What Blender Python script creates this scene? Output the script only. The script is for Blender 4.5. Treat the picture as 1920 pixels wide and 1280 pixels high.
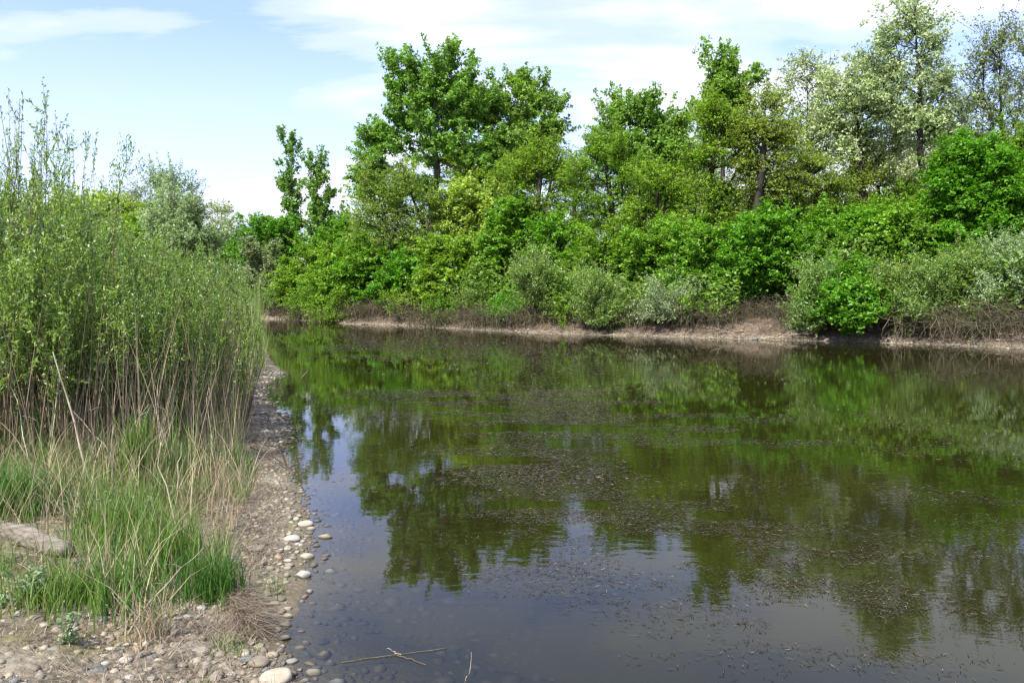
import bpy, math
import numpy as np
from math import radians as R

SC = bpy.context.scene
COL = SC.collection
for _o in list(bpy.data.objects):
    bpy.data.objects.remove(_o)

# ------------------------------------------------------------------ camera, sky, sun, exposure
F = 1470.0            # focal length in pixels of the 1920 wide frame
EYE = 1.75            # height above the water
PITCH = math.atan(92 / F)
cam = bpy.data.cameras.new('camera')
cam.sensor_width = 36.0
cam.lens = 36.0 * F / 1920
cam.clip_start = 0.05
cam.clip_end = 3000
camo = bpy.data.objects.new('camera', cam)
COL.objects.link(camo)
camo.location = (0, 0, EYE)
camo.rotation_euler = (math.pi / 2 - PITCH, 0, 0)
SC.camera = camo

SUN_EL, SUN_AZ = R(52), R(-146)      # azimuth from +Y, clockwise: behind the left shoulder
sunv = (math.sin(SUN_AZ) * math.cos(SUN_EL), math.cos(SUN_AZ) * math.cos(SUN_EL), math.sin(SUN_EL))
SC.world = bpy.data.worlds.new('World')
SC.world.use_nodes = True
wt = SC.world.node_tree
for n in list(wt.nodes):
    wt.nodes.remove(n)


def N(t, typ, **kw):
    n = t.nodes.new(typ)
    for k, v in kw.items():
        if k.startswith('i_'):
            key = k[2:]
            n.inputs[int(key) if key.isdigit() else key].default_value = v
        else:
            setattr(n, k, v)
    return n


def ramp(t, stops, interp='LINEAR'):
    n = t.nodes.new('ShaderNodeValToRGB')
    cr = n.color_ramp
    cr.interpolation = interp
    while len(cr.elements) < len(stops):
        cr.elements.new(0.5)
    for e, (p, c) in zip(cr.elements, stops):
        e.position = p
        e.color = (c, c, c, 1) if isinstance(c, (int, float)) else (*c, 1)
    return n


def L(t, a, b):
    t.links.new(a, b)


sky = N(wt, 'ShaderNodeTexSky', sky_type='NISHITA')
sky.sun_disc = False
sky.sun_elevation = SUN_EL
sky.sun_rotation = SUN_AZ
sky.air_density = 1.0
sky.dust_density = 0.8
sky.ozone_density = 1.3
tc = N(wt, 'ShaderNodeTexCoord')
sep = N(wt, 'ShaderNodeSeparateXYZ')
L(wt, tc.outputs['Generated'], sep.inputs[0])
zz = N(wt, 'ShaderNodeMath', operation='MAXIMUM', i_1=0.0)
L(wt, sep.outputs['Z'], zz.inputs[0])
za = N(wt, 'ShaderNodeMath', operation='ADD', i_1=0.16)
L(wt, zz.outputs[0], za.inputs[0])
dx = N(wt, 'ShaderNodeMath', operation='DIVIDE')
L(wt, sep.outputs['X'], dx.inputs[0]); L(wt, za.outputs[0], dx.inputs[1])
dy = N(wt, 'ShaderNodeMath', operation='DIVIDE')
L(wt, sep.outputs['Y'], dy.inputs[0]); L(wt, za.outputs[0], dy.inputs[1])
cmb = N(wt, 'ShaderNodeCombineXYZ')
L(wt, dx.outputs[0], cmb.inputs[0]); L(wt, dy.outputs[0], cmb.inputs[1])
mp = N(wt, 'ShaderNodeMapping')
mp.inputs['Scale'].default_value = (0.55, 0.95, 1)
mp.inputs['Rotation'].default_value = (0, 0, R(-18))
mp.inputs['Location'].default_value = (1.3, 4.05, 0)
L(wt, cmb.outputs[0], mp.inputs[0])
n1 = N(wt, 'ShaderNodeTexNoise', i_Scale=1.15, i_Detail=7.0, i_Roughness=0.52, i_Distortion=0.35)
L(wt, mp.outputs[0], n1.inputs['Vector'])
cl = ramp(wt, [(0.42, 0.0), (0.49, 0.5), (0.58, 1.0)], 'EASE')
L(wt, n1.outputs[0], cl.inputs[0])
# more veil near the horizon
hz = N(wt, 'ShaderNodeMapRange', i_1=0.30, i_2=0.02, i_3=0.22, i_4=0.85)
L(wt, sep.outputs['Z'], hz.inputs[0])
mx = N(wt, 'ShaderNodeMath', operation='MAXIMUM')
L(wt, cl.outputs[0], mx.inputs[0])
hm = N(wt, 'ShaderNodeMath', operation='MULTIPLY')
L(wt, hz.outputs[0], hm.inputs[0]); hm.inputs[1].default_value = 0.95
L(wt, hm.outputs[0], mx.inputs[1])
ccol = N(wt, 'ShaderNodeMixRGB', blend_type='MIX')
ccol.inputs['Color2'].default_value = (4.0, 4.15, 4.8, 1)
cb = N(wt, 'ShaderNodeMixRGB', blend_type='MULTIPLY', i_Fac=1.0)
cb.inputs['Color2'].default_value = (0.80, 0.88, 1.36, 1)
L(wt, sky.outputs[0], cb.inputs['Color1'])
L(wt, mx.outputs[0], ccol.inputs['Fac'])
L(wt, cb.outputs[0], ccol.inputs['Color1'])
bg = N(wt, 'ShaderNodeBackground', i_Strength=0.150)
L(wt, ccol.outputs[0], bg.inputs['Color'])
wo = N(wt, 'ShaderNodeOutputWorld')
L(wt, bg.outputs[0], wo.inputs[0])

sl = bpy.data.lights.new('sun', 'SUN')
sl.energy = 5.0
sl.angle = R(0.6)
sl.color = (1.0, 0.95, 0.87)
so = bpy.data.objects.new('sun', sl)
COL.objects.link(so)
from mathutils import Vector
so.rotation_euler = Vector(sunv).to_track_quat('Z', 'Y').to_euler()
so.location = (-20, -20, 40)

SC.view_settings.view_transform = 'Standard'
SC.view_settings.look = 'None'
SC.view_settings.exposure = 0.93
SC.view_settings.gamma = 1.0
SC.view_settings.use_curve_mapping = False
SC.render.engine = 'CYCLES'
cy = SC.cycles
cy.max_bounces = 9
cy.diffuse_bounces = 5
cy.glossy_bounces = 3
cy.transmission_bounces = 4
cy.transparent_max_bounces = 8
cy.caustics_reflective = False
cy.caustics_refractive = False
cy.use_denoising = True
try:
    cy.denoiser = 'OPENIMAGEDENOISE'
    cy.denoising_prefilter = 'ACCURATE'
except Exception:
    pass
cy.sample_clamp_indirect = 4
SC.render.film_transparent = False
cy.filter_width = 1.3


# ------------------------------------------------------------------ helpers
def ray(px, py):
    v = -(py - 640) / F
    return ((px - 960) / F, math.cos(PITCH) + v * math.sin(PITCH), -math.sin(PITCH) + v * math.cos(PITCH))


def ground(px, py, z=0.0):
    d = ray(px, py)
    t = (z - EYE) / d[2]
    return (d[0] * t, d[1] * t)


def at(px, D):
    "sideways position of image column px at distance D"
    return (px - 960) / F * D


def hgt(py, D):
    "height above the water of image row py at distance D"
    d = ray(960, py)
    return EYE + d[2] / d[1] * D


def link(name, me, parent=None, kind=None):
    o = bpy.data.objects.new(name, me)
    COL.objects.link(o)
    if parent is not None:
        o.parent = parent
    if kind:
        o['kind'] = kind
    return o


def thing(name, label, cat, loc=(0, 0, 0), rz=0.0, group=None, data=None):
    o = bpy.data.objects.new(name, data)
    if data is None:
        o.empty_display_size = 0.2
    COL.objects.link(o)
    o.location = loc
    o.rotation_euler = (0, 0, rz)
    o['label'] = label
    o['category'] = cat
    if group:
        o['group'] = group
    return o


def mesh_np(name, v, loops, sizes, mats, tint=None, smooth=False, mi=None):
    "fast mesh: v (n,3), loops flat vertex index list, sizes of each polygon"
    me = bpy.data.meshes.new(name)
    v = np.ascontiguousarray(v, dtype=np.float32)
    loops = np.asarray(loops, dtype=np.int32).ravel()
    sizes = np.asarray(sizes, dtype=np.int32)
    me.vertices.add(len(v)); me.vertices.foreach_set('co', v.ravel())
    me.loops.add(len(loops)); me.loops.foreach_set('vertex_index', loops)
    me.polygons.add(len(sizes))
    st = np.zeros(len(sizes), dtype=np.int32); st[1:] = np.cumsum(sizes)[:-1]
    me.polygons.foreach_set('loop_start', st)
    if smooth:
        me.polygons.foreach_set('use_smooth', np.ones(len(sizes), dtype=bool))
    else:
        me.polygons.foreach_set('use_smooth', np.zeros(len(sizes), dtype=bool))
    if mi is not None:
        me.polygons.foreach_set('material_index', np.asarray(mi, dtype=np.int32))
    for m in (mats if isinstance(mats, (list, tuple)) else [mats]):
        me.materials.append(m)
    if tint is not None:
        a = me.attributes.new('tint', 'FLOAT', 'POINT')
        a.data.foreach_set('value', np.asarray(tint, dtype=np.float32))
    me.update(calc_edges=True)
    return me


def vnoise(x, y, seed=0):
    "2-D value noise 0..1"
    x = np.asarray(x, float); y = np.asarray(y, float)
    xi = np.floor(x).astype(np.int64); yi = np.floor(y).astype(np.int64)
    xf = x - xi; yf = y - yi
    def h(a, b):
        n = (a * 374761393 + b * 668265263 + seed * 974711) & 0xffffffff
        n = ((n ^ (n >> 13)) * 1274126177) & 0xffffffff
        n = n ^ (n >> 16)
        return (n & 0xffff) / 65535.0
    u = xf * xf * (3 - 2 * xf); w = yf * yf * (3 - 2 * yf)
    return (h(xi, yi) * (1 - u) + h(xi + 1, yi) * u) * (1 - w) + (h(xi, yi + 1) * (1 - u) + h(xi + 1, yi + 1) * u) * w


def fbm(x, y, seed=0, oct=4):
    s = 0; a = 0.5; t = 0
    for k in range(oct):
        s = s + a * vnoise(x * 2 ** k, y * 2 ** k, seed + k * 17); t += a; a *= 0.5
    return s / t


def unit(a):
    return a / np.maximum(np.linalg.norm(a, axis=-1, keepdims=True), 1e-9)


def leaves(rng, P, length, width, up=0.5, along=None, jl=0.35):
    "one folded diamond per point; returns verts (4n,3)"
    n = len(P)
    nor = unit(rng.normal(size=(n, 3)) + np.array([0, 0, up * 2]))
    a = rng.normal(size=(n, 3)) if along is None else along + 0.55 * rng.normal(size=(n, 3))
    a = unit(a - (a * nor).sum(1, keepdims=True) * nor)
    b = np.cross(nor, a)
    l = length * (1 + jl * rng.uniform(-1, 1, (n, 1)))
    w = width * (1 + jl * rng.uniform(-1, 1, (n, 1)))
    droop = nor * l * 0.10
    v = np.stack([P - a * l / 2 - droop, P - b * w / 2 + droop, P + a * l / 2 - droop, P + b * w / 2 + droop], 1)
    return v.reshape(-1, 3)


def leaf_mesh(name, v, mat, rng, k=4):
    n = len(v) // k
    t = np.repeat(rng.uniform(0, 1, n), k)
    return mesh_np(name, v, np.arange(k * n), np.full(n, k), mat, tint=t)


def tri_leaves(rng, P, length, width, up=0.5, nor_hint=None, jl=0.4):
    "small three-cornered leaves for trees more than 25 m away"
    n = len(P)
    nor = rng.normal(size=(n, 3)) + np.array([0, 0, up * 2])
    if nor_hint is not None:
        nor = nor + nor_hint * 0.5
    nor = unit(nor)
    a = rng.normal(size=(n, 3)); a = unit(a - (a * nor).sum(1, keepdims=True) * nor)
    b = np.cross(nor, a)
    l = length * (1 + jl * rng.uniform(-1, 1, (n, 1))); w = width * (1 + jl * rng.uniform(-1, 1, (n, 1)))
    v = np.stack([P + a * l * .6, P - a * l * .4 - b * w * .6, P - a * l * rng.uniform(.1, .5, (n, 1)) + b * w * .6], 1)
    return v.reshape(-1, 3)


def tubes(P, Rr, sides=4, cap=False):
    "P (n,k,3) polylines, Rr (n,k) radii -> verts, loops(quads)"
    n, k, _ = P.shape
    T = np.gradient(P, axis=1)
    T = unit(T)
    ref = np.where(np.abs(T[..., 2:3]) > 0.9, np.array([1.0, 0, 0]), np.array([0, 0, 1.0]))
    A = unit(np.cross(T, ref)); B = np.cross(T, A)
    ang = np.arange(sides) * 2 * math.pi / sides
    V = P[:, :, None, :] + Rr[:, :, None, None] * (A[:, :, None, :] * np.cos(ang)[None, None, :, None] + B[:, :, None, :] * np.sin(ang)[None, None, :, None])
    idx = np.arange(n * k * sides).reshape(n, k, sides)
    a = idx[:, :-1, :]; b = np.roll(a, -1, axis=2)
    d = idx[:, 1:, :]; c = np.roll(d, -1, axis=2)
    q = np.stack([a, b, c, d], -1).reshape(-1, 4)
    return V.reshape(-1, 3), q


def tube_mesh(name, parts, mat, rng=None, smooth=True):
    vs, qs, ts, off = [], [], [], 0
    for P, Rr, s in parts:
        v, q = tubes(P, Rr, s)
        vs.append(v); qs.append(q + off); off += len(v)
        t = (rng.uniform(0, 1, len(P)) if rng is not None else np.full(len(P), .5))
        ts.append(np.repeat(t, P.shape[1] * s))
    v = np.concatenate(vs); q = np.concatenate(qs)
    return mesh_np(name, v, q, np.full(len(q), 4), mat, tint=np.concatenate(ts), smooth=smooth)


def ribbons(rng, base, tip_off, width, seg=4, bend=0.35, taper=1.0):
    "grass blades: base (n,3), tip_off (n,3), width (n,) -> verts, quads"
    n = len(base)
    t = np.linspace(0, 1, seg + 1)[None, :, None]
    side = rng.normal(size=(n, 3)); side[:, 2] = 0
    side = unit(side)
    h = np.linalg.norm(tip_off, axis=1)[:, None, None]
    out = tip_off.copy(); out[:, 2] = 0
    nb = np.linalg.norm(out, axis=1, keepdims=True)
    C = base[:, None, :] + tip_off[:, None, :] * t
    C = C + out[:, None, :] * (t ** 2 - t) * bend * 2
    C[..., 2] += (np.sin(t * math.pi / 2) - t)[..., 0] * tip_off[:, 2:3] * bend
    w = width[:, None, None] * (1 - 0.92 * t ** (1.6 / taper)) * 0.5
    yaw = rng.uniform(-0.4, 0.4, (n, 1, 1)) * t
    S = side[:, None, :] + yaw * np.stack([-side[:, 1], side[:, 0], side[:, 2]], 1)[:, None, :]
    Lf = C - S * w; Rt = C + S * w
    V = np.stack([Lf, Rt], 2).reshape(-1, 3)
    idx = np.arange(n * (seg + 1) * 2).reshape(n, seg + 1, 2)
    q = np.stack([idx[:, :-1, 0], idx[:, :-1, 1], idx[:, 1:, 1], idx[:, 1:, 0]], -1).reshape(-1, 4)
    tint = np.repeat(rng.uniform(0, 1, n), (seg + 1) * 2)
    return V, q, tint


def join(parts):
    vs, qs, ts, off = [], [], [], 0
    for v, q, t in parts:
        vs.append(v); qs.append(q + off); ts.append(t); off += len(v)
    return np.concatenate(vs), np.concatenate(qs), np.concatenate(ts)


# ------------------------------------------------------------------ materials
def new_mat(name):
    m = bpy.data.materials.new(name)
    m.use_nodes = True
    t = m.node_tree
    for n in list(t.nodes):
        t.nodes.remove(n)
    out = N(t, 'ShaderNodeOutputMaterial')
    return m, t, out


LEAFGAIN = 1.65


def leaf_mat(name, dark, light, extra=None, trans=0.44, rough=0.5, spec=0.35, tcol=None):
    m, t, out = new_mat(name)
    dark, light = [tuple(min(c * LEAFGAIN, .6) for c in q) for q in (dark, light)]
    a = N(t, 'ShaderNodeAttribute', attribute_name='tint')
    stops = [(0.0, dark), (0.75, light)]
    if extra:
        stops = [(0.0, dark), (0.6, light), (0.93, light), (0.96, extra)]
    r = ramp(t, stops)
    L(t, a.outputs['Fac'], r.inputs[0])
    oi = N(t, 'ShaderNodeObjectInfo')
    hs = N(t, 'ShaderNodeHueSaturation')
    mr = N(t, 'ShaderNodeMapRange', i_3=0.488, i_4=0.506)
    L(t, oi.outputs['Random'], mr.inputs[0])
    L(t, mr.outputs[0], hs.inputs['Hue'])
    # slow drift of tone through a crown (older and younger shoots)
    tcn = N(t, 'ShaderNodeTexCoord')
    nz = N(t, 'ShaderNodeTexNoise', i_Scale=0.9, i_Detail=2.0)
    L(t, tcn.outputs['Object'], nz.inputs['Vector'])
    mv = N(t, 'ShaderNodeMapRange', i_1=0.3, i_2=0.7, i_3=0.78, i_4=1.22)
    L(t, nz.outputs[0], mv.inputs[0])
    L(t, mv.outputs[0], hs.inputs['Value'])
    L(t, r.outputs[0], hs.inputs['Color'])
    p = N(t, 'ShaderNodeBsdfPrincipled', i_Roughness=rough)
    p.inputs['Specular IOR Level'].default_value = spec
    L(t, hs.outputs[0], p.inputs['Base Color'])
    tr = N(t, 'ShaderNodeBsdfTranslucent')
    tm = N(t, 'ShaderNodeMixRGB', blend_type='MULTIPLY', i_Fac=1.0)
    tm.inputs['Color2'].default_value = (*(tcol or (1.15, 1.3, 0.5)), 1)
    L(t, hs.outputs[0], tm.inputs['Color1'])
    L(t, tm.outputs[0], tr.inputs[0])
    ms = N(t, 'ShaderNodeMixShader', i_0=trans)
    L(t, p.outputs[0], ms.inputs[1]); L(t, tr.outputs[0], ms.inputs[2])
    L(t, ms.outputs[0], out.inputs[0])
    return m


def bark_mat(name, c1, c2, scale=6.0):
    m, t, out = new_mat(name)
    tcn = N(t, 'ShaderNodeTexCoord')
    mpn = N(t, 'ShaderNodeMapping'); mpn.inputs['Scale'].default_value = (1, 1, 0.25)
    L(t, tcn.outputs['Object'], mpn.inputs[0])
    nz = N(t, 'ShaderNodeTexNoise', i_Scale=scale, i_Detail=5.0, i_Roughness=0.65)
    L(t, mpn.outputs[0], nz.inputs['Vector'])
    r = ramp(t, [(0.35, c1), (0.65, c2)])
    L(t, nz.outputs[0], r.inputs[0])
    a = N(t, 'ShaderNodeAttribute', attribute_name='tint')
    mr = N(t, 'ShaderNodeMapRange', i_3=0.7, i_4=1.35)
    L(t, a.outputs['Fac'], mr.inputs[0])
    hs = N(t, 'ShaderNodeHueSaturation')
    L(t, mr.outputs[0], hs.inputs['Value']); L(t, r.outputs[0], hs.inputs['Color'])
    p = N(t, 'ShaderNodeBsdfPrincipled', i_Roughness=0.85)
    p.inputs['Specular IOR Level'].default_value = 0.2
    L(t, hs.outputs[0], p.inputs['Base Color'])
    b = N(t, 'ShaderNodeBump', i_Strength=0.5, i_Distance=0.02)
    L(t, nz.outputs[0], b.inputs['Height']); L(t, b.outputs[0], p.inputs['Normal'])
    L(t, p.outputs[0], out.inputs[0])
    return m


M = {
    'cottonwood': leaf_mat('cottonwood leaves', (0.062, 0.122, 0.018), (0.135, 0.232, 0.042)),
    'poplar': leaf_mat('poplar leaves', (0.060, 0.118, 0.024), (0.125, 0.215, 0.052)),
    'locust': leaf_mat('locust leaves', (0.060, 0.122, 0.010), (0.140, 0.222, 0.018), extra=(0.20, 0.17, 0.06)),
    'locust_brown': leaf_mat('young locust leaves', (0.078, 0.120, 0.020), (0.160, 0.215, 0.036), extra=(0.20, 0.15, 0.07)),
    'maple': leaf_mat('maple leaves', (0.036, 0.098, 0.007), (0.088, 0.212, 0.014)),
    'lime': leaf_mat('elm leaves', (0.055, 0.122, 0.010), (0.128, 0.225, 0.020)),
    'yellow': leaf_mat('pale yellow leaves', (0.130, 0.175, 0.028), (0.250, 0.300, 0.065)),
    'willow': leaf_mat('willow leaves', (0.065, 0.120, 0.018), (0.150, 0.230, 0.048), rough=0.38, spec=0.5, extra=(0.30, 0.36, 0.22)),
    'silver': leaf_mat('silver willow leaves', (0.105, 0.155, 0.062), (0.215, 0.285, 0.140), rough=0.4, spec=0.5, tcol=(1.1, 1.15, .8)),
    'blossom': leaf_mat('pale acacia blossom leaves', (0.150, 0.200, 0.080), (0.300, 0.355, 0.180), trans=0.4, tcol=(1.1, 1.1, .85)),
    'greytree': leaf_mat('grey green young leaves', (0.085, 0.130, 0.050), (0.160, 0.205, 0.090), tcol=(1.1, 1.1, .8)),
    'farwood': leaf_mat('distant wood leaves', (0.060, 0.110, 0.018), (0.125, 0.190, 0.035)),
    'grass': leaf_mat('green grass', (0.038, 0.080, 0.012), (0.088, 0.148, 0.030), extra=(0.26, 0.24, 0.12), trans=0.3),
    'grass_dark': leaf_mat('dark green sedge', (0.018, 0.062, 0.008), (0.040, 0.105, 0.016), trans=0.3),
    'herb': leaf_mat('grey green herb', (0.06, 0.10, 0.04), (0.12, 0.17, 0.085), trans=0.2),
    'dry': leaf_mat('dry straw', (0.110, 0.088, 0.048), (0.270, 0.225, 0.140), trans=0.15, tcol=(1, .95, .8)),
    'drybrown': leaf_mat('dead brown litter', (0.050, 0.038, 0.024), (0.170, 0.140, 0.095), trans=0.1, tcol=(1, .95, .8)),
    'bark_dark': bark_mat('dark bark', (0.020, 0.017, 0.013), (0.060, 0.050, 0.040)),
    'bark_grey': bark_mat('grey bark', (0.085, 0.075, 0.062), (0.210, 0.190, 0.160)),
    'bark_pale': bark_mat('pale bark', (0.16, 0.15, 0.13), (0.38, 0.36, 0.32), 3.0),
    'twig': bark_mat('willow stems', (0.070, 0.055, 0.028), (0.165, 0.130, 0.070), 10),
    'scrub': bark_mat('dead scrub twigs', (0.055, 0.048, 0.028), (0.170, 0.145, 0.088), 8),
    'reedstalk': bark_mat('dead reed stalk', (0.20, 0.165, 0.11), (0.42, 0.37, 0.27), 14),
}

# ------------------------------------------------------------------ pond outline (metres)
left_px = [(556, 1276), (538, 1240), (528, 1205), (533, 1170), (548, 1130), (560, 1100), (566, 1060), (578, 1030), (588, 1000),
           (580, 975), (565, 945), (556, 905), (545, 870), (530, 840), (540, 800), (523, 772), (500, 748), (492, 730), (512, 712), (532, 697),
           (516, 684), (506, 668), (500, 650), (494, 632), (490, 618), (486, 608)]
far_px = [(500, 598), (545, 600), (600, 603), (650, 608), (700, 609), (760, 611), (850, 617), (940, 622), (1010, 626), (1100, 628), (1200, 631),
          (1300, 634), (1400, 637), (1500, 639), (1600, 642), (1700, 645), (1800, 649), (1920, 655), (2100, 662)]
left_pts = [ground(*p) for p in left_px]
far_pts = [ground(*p) for p in far_px]
near_pts = [(30, 18), (52, 12), (58, -2), (30, -5), (10, -2), (4.0, 0.9), (1.4, 1.9), (0.1, 2.55)]
back_pts = [(-17.0, 43.0), (-21.0, 47.0), (-19.0, 52.0)]
POLY = np.array(left_pts + back_pts + far_pts + near_pts)
nL, nB, nF, nN = len(left_pts), len(back_pts), len(far_pts), len(near_pts)
segA = POLY; segB = np.roll(POLY, -1, axis=0)
sid = np.arange(len(POLY))
isfar = (sid >= nL) & (sid < nL + nB + nF)


def segdist(x, y, sel):
    best = np.full(len(x), 1e9)
    for a, b in zip(segA[sel], segB[sel]):
        ab = b - a
        t = np.clip(((x - a[0]) * ab[0] + (y - a[1]) * ab[1]) / (ab @ ab), 0, 1)
        d = (x - a[0] - t * ab[0]) ** 2 + (y - a[1] - t * ab[1]) ** 2
        best = np.minimum(best, d)
    return np.sqrt(best)


def inside(x, y):
    c = np.zeros(len(x), bool)
    for a, b in zip(segA, segB):
        cond = (a[1] > y) != (b[1] > y)
        xi = a[0] + (y - a[1]) * (b[0] - a[0]) / ((b[1] - a[1]) if b[1] != a[1] else 1e-9)
        c ^= cond & (x < xi)
    return c


def terrain(x, y):
    "height, distance to shore, far weight, inside"
    shp = np.shape(x)
    x = np.ravel(np.asarray(x, float)); y = np.ravel(np.asarray(y, float))
    wob = 0.10 * (fbm(x * 1.1, y * 1.1, 3) - 0.5) + 0.05 * (vnoise(x * 5, y * 5, 9) - 0.5)
    xw, yw = x + wob, y
    dn = segdist(xw, yw, ~isfar); df = segdist(xw, yw, isfar)
    ins = inside(xw, yw)
    d = np.minimum(dn, df)
    w = dn ** 2 / (dn ** 2 + df ** 2 + 1e-6)
    hl = 0.085 * np.minimum(d, 3.5) + 0.16 * (1 - np.exp(-np.maximum(d - 0.4, 0) / 0.9)) + 0.05 * (fbm(x * 1.4, y * 1.4, 5) - 0.5) * np.minimum(d, 1)
    lump = 0.35 + 1.1 * fbm(x * 0.33, y * 0.33, 21)
    hf = 0.05 * d + 0.9 * lump * (1 - np.exp(-np.maximum(d - 0.55, 0) / 0.9)) + 0.018 * np.minimum(d, 60) + 0.08 * (fbm(x * 2, y * 2, 31) - .5)
    ho = hl * (1 - w) + hf * w
    hi = -(0.11 * np.minimum(d, 1.6) + 0.28 * np.clip(d - 1.6, 0, 4)) - 0.03 * (fbm(x * 2, y * 2, 8) - 0.5) * np.minimum(d, 1)
    z = np.where(ins, hi, ho)
    return z.reshape(shp), np.where(ins, -d, d).reshape(shp), w.reshape(shp)


# ------------------------------------------------------------------ ground sheet
def spaced(fine0, fine1, step, lo, hi, grow=1.12, mid=0.32, mlo=-20, mhi=25):
    c = list(np.arange(fine0, fine1, step))
    s = step; v = c[-1]
    while v < hi:
        s = min(s * grow, mid if v < mhi else 60); v += s; c.append(v)
    s = step; v = c[0]; l = []
    while v > lo:
        s = min(s * grow, mid if v > mlo else 60); v -= s; l.append(v)
    return np.array(l[::-1] + c)


gx = spaced(-4.2, 0.2, 0.050, -900, 900, 1.13, 0.42)
gy = spaced(2.8, 8.0, 0.052, -300, 1500, 1.12, 0.32, 0, 53)
GX, GY = np.meshgrid(gx, gy)
gz, gd, gw = terrain(GX, GY)
fine = (GX > -7) & (GX < 2) & (GY < 14)
crumb = (fbm(GX * 14, GY * 14, 51, 3) - 0.5) * 0.030 + (np.abs(fbm(GX * 5, GY * 5, 61, 3) - 0.5)) * 0.05
gz = gz + np.where(fine, crumb * np.clip(np.abs(gd) * 4, 0.15, 1), 0)
nx, ny = len(gx), len(gy)
V = np.stack([GX, GY, gz], -1).reshape(-1, 3)
ii = np.arange(nx * ny).reshape(ny, nx)
Q = np.stack([ii[:-1, :-1], ii[:-1, 1:], ii[1:, 1:], ii[1:, :-1]], -1).reshape(-1, 4)


def ground_mat():
    m, t, out = new_mat('bank earth')
    g = N(t, 'ShaderNodeNewGeometry')
    ad = N(t, 'ShaderNodeAttribute', attribute_name='shore')
    aw = N(t, 'ShaderNodeAttribute', attribute_name='farside')
    n1 = N(t, 'ShaderNodeTexNoise', i_Scale=1.6, i_Detail=6.0, i_Roughness=0.6)
    n2 = N(t, 'ShaderNodeTexNoise', i_Scale=28.0, i_Detail=5.0, i_Roughness=0.7)
    vo = N(t, 'ShaderNodeTexVoronoi', i_Scale=26.0)
    vo.feature = 'F1'
    for n in (n1, n2, vo):
        L(t, g.outputs['Position'], n.inputs['Vector'])
    mud = ramp(t, [(0.30, (0.095, 0.078, 0.052)), (0.50, (0.185, 0.158, 0.110)), (0.66, (0.270, 0.240, 0.180))])
    L(t, n1.outputs[0], mud.inputs[0])
    grit = ramp(t, [(0.30, 0.50), (0.55, 1.0), (0.72, 1.25)])
    L(t, n2.outputs[0], grit.inputs[0])
    c1 = N(t, 'ShaderNodeMixRGB', blend_type='MULTIPLY', i_Fac=1.0)
    L(t, mud.outputs[0], c1.inputs[1]); L(t, grit.outputs[0], c1.inputs[2])
    # moss tinge
    n3 = N(t, 'ShaderNodeTexNoise', i_Scale=2.3, i_Detail=3.0)
    L(t, g.outputs['Position'], n3.inputs['Vector'])
    mo = ramp(t, [(0.52, 0.0), (0.66, 0.55)])
    L(t, n3.outputs[0], mo.inputs[0])
    c2 = N(t, 'ShaderNodeMixRGB', blend_type='MIX')
    c2.inputs['Color2'].default_value = (0.14, 0.135, 0.045, 1)
    L(t, mo.outputs[0], c2.inputs[0]); L(t, c1.outputs[0], c2.inputs[1])
    # far bank soil: warm brown, leaf litter behind
    fb = ramp(t, [(0.35, (0.075, 0.055, 0.038)), (0.6, (0.165, 0.125, 0.088))])
    L(t, n1.outputs[0], fb.inputs[0])
    c3 = N(t, 'ShaderNodeMixRGB', blend_type='MIX')
    L(t, aw.outputs['Fac'], c3.inputs[0]); L(t, c2.outputs[0], c3.inputs[1]); L(t, fb.outputs[0], c3.inputs[2])
    # pale dried strip at the far waterline
    st = ramp(t, [(0.50, 0.0), (0.503, 1.0), (0.518, 0.7), (0.535, 0.0)])
    mrd = N(t, 'ShaderNodeMapRange', i_1=-10.0, i_2=10.0)
    L(t, ad.outputs['Fac'], mrd.inputs[0]); L(t, mrd.outputs[0], st.inputs[0])
    sm = N(t, 'ShaderNodeMath', operation='MULTIPLY')
    L(t, st.outputs[0], sm.inputs[0]); L(t, aw.outputs['Fac'], sm.inputs[1])
    c4 = N(t, 'ShaderNodeMixRGB', blend_type='MIX')
    c4.inputs['Color2'].default_value = (0.30, 0.26, 0.19, 1)
    L(t, sm.outputs[0], c4.inputs[0]); L(t, c3.outputs[0], c4.inputs[1])
    c4b = N(t, 'ShaderNodeMixRGB', blend_type='MULTIPLY', i_Fac=0.8)
    n6 = N(t, 'ShaderNodeTexNoise', i_Scale=5.0, i_Detail=6.0, i_Roughness=.75)
    L(t, g.outputs['Position'], n6.inputs['Vector'])
    gr6 = ramp(t, [(.32, .38), (.5, 1.0), (.7, 1.3)])
    L(t, n6.outputs[0], gr6.inputs[0])
    L(t, c4.outputs[0], c4b.inputs[1]); L(t, gr6.outputs[0], c4b.inputs[2])
    # silt under water, wet edge
    un = ramp(t, [(0.0, (0.030, 0.030, 0.012)), (0.44, (0.036, 0.036, 0.015)), (0.485, (0.075, 0.066, 0.036)), (0.499, (0.12, 0.10, 0.065)), (0.500, (0.12, 0.10, 0.065))])
    L(t, mrd.outputs[0], un.inputs[0])
    wet = ramp(t, [(0.500, 0.0), (0.507, 1.0)])
    L(t, mrd.outputs[0], wet.inputs[0])
    c5 = N(t, 'ShaderNodeMixRGB', blend_type='MIX')
    L(t, wet.outputs[0], c5.inputs[0]); L(t, un.outputs[0], c5.inputs[1]); L(t, c4b.outputs[0], c5.inputs[2])
    p = N(t, 'ShaderNodeBsdfPrincipled', i_Roughness=0.9)
    p.inputs['Specular IOR Level'].default_value = 0.2
    L(t, c5.outputs[0], p.inputs['Base Color'])
    hgtm = N(t, 'ShaderNodeMath', operation='MULTIPLY_ADD', i_1=0.6)
    L(t, vo.outputs['Distance'], hgtm.inputs[0]); L(t, n2.outputs[0], hgtm.inputs[2])
    b = N(t, 'ShaderNodeBump', i_Strength=0.8, i_Distance=0.02)
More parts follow.
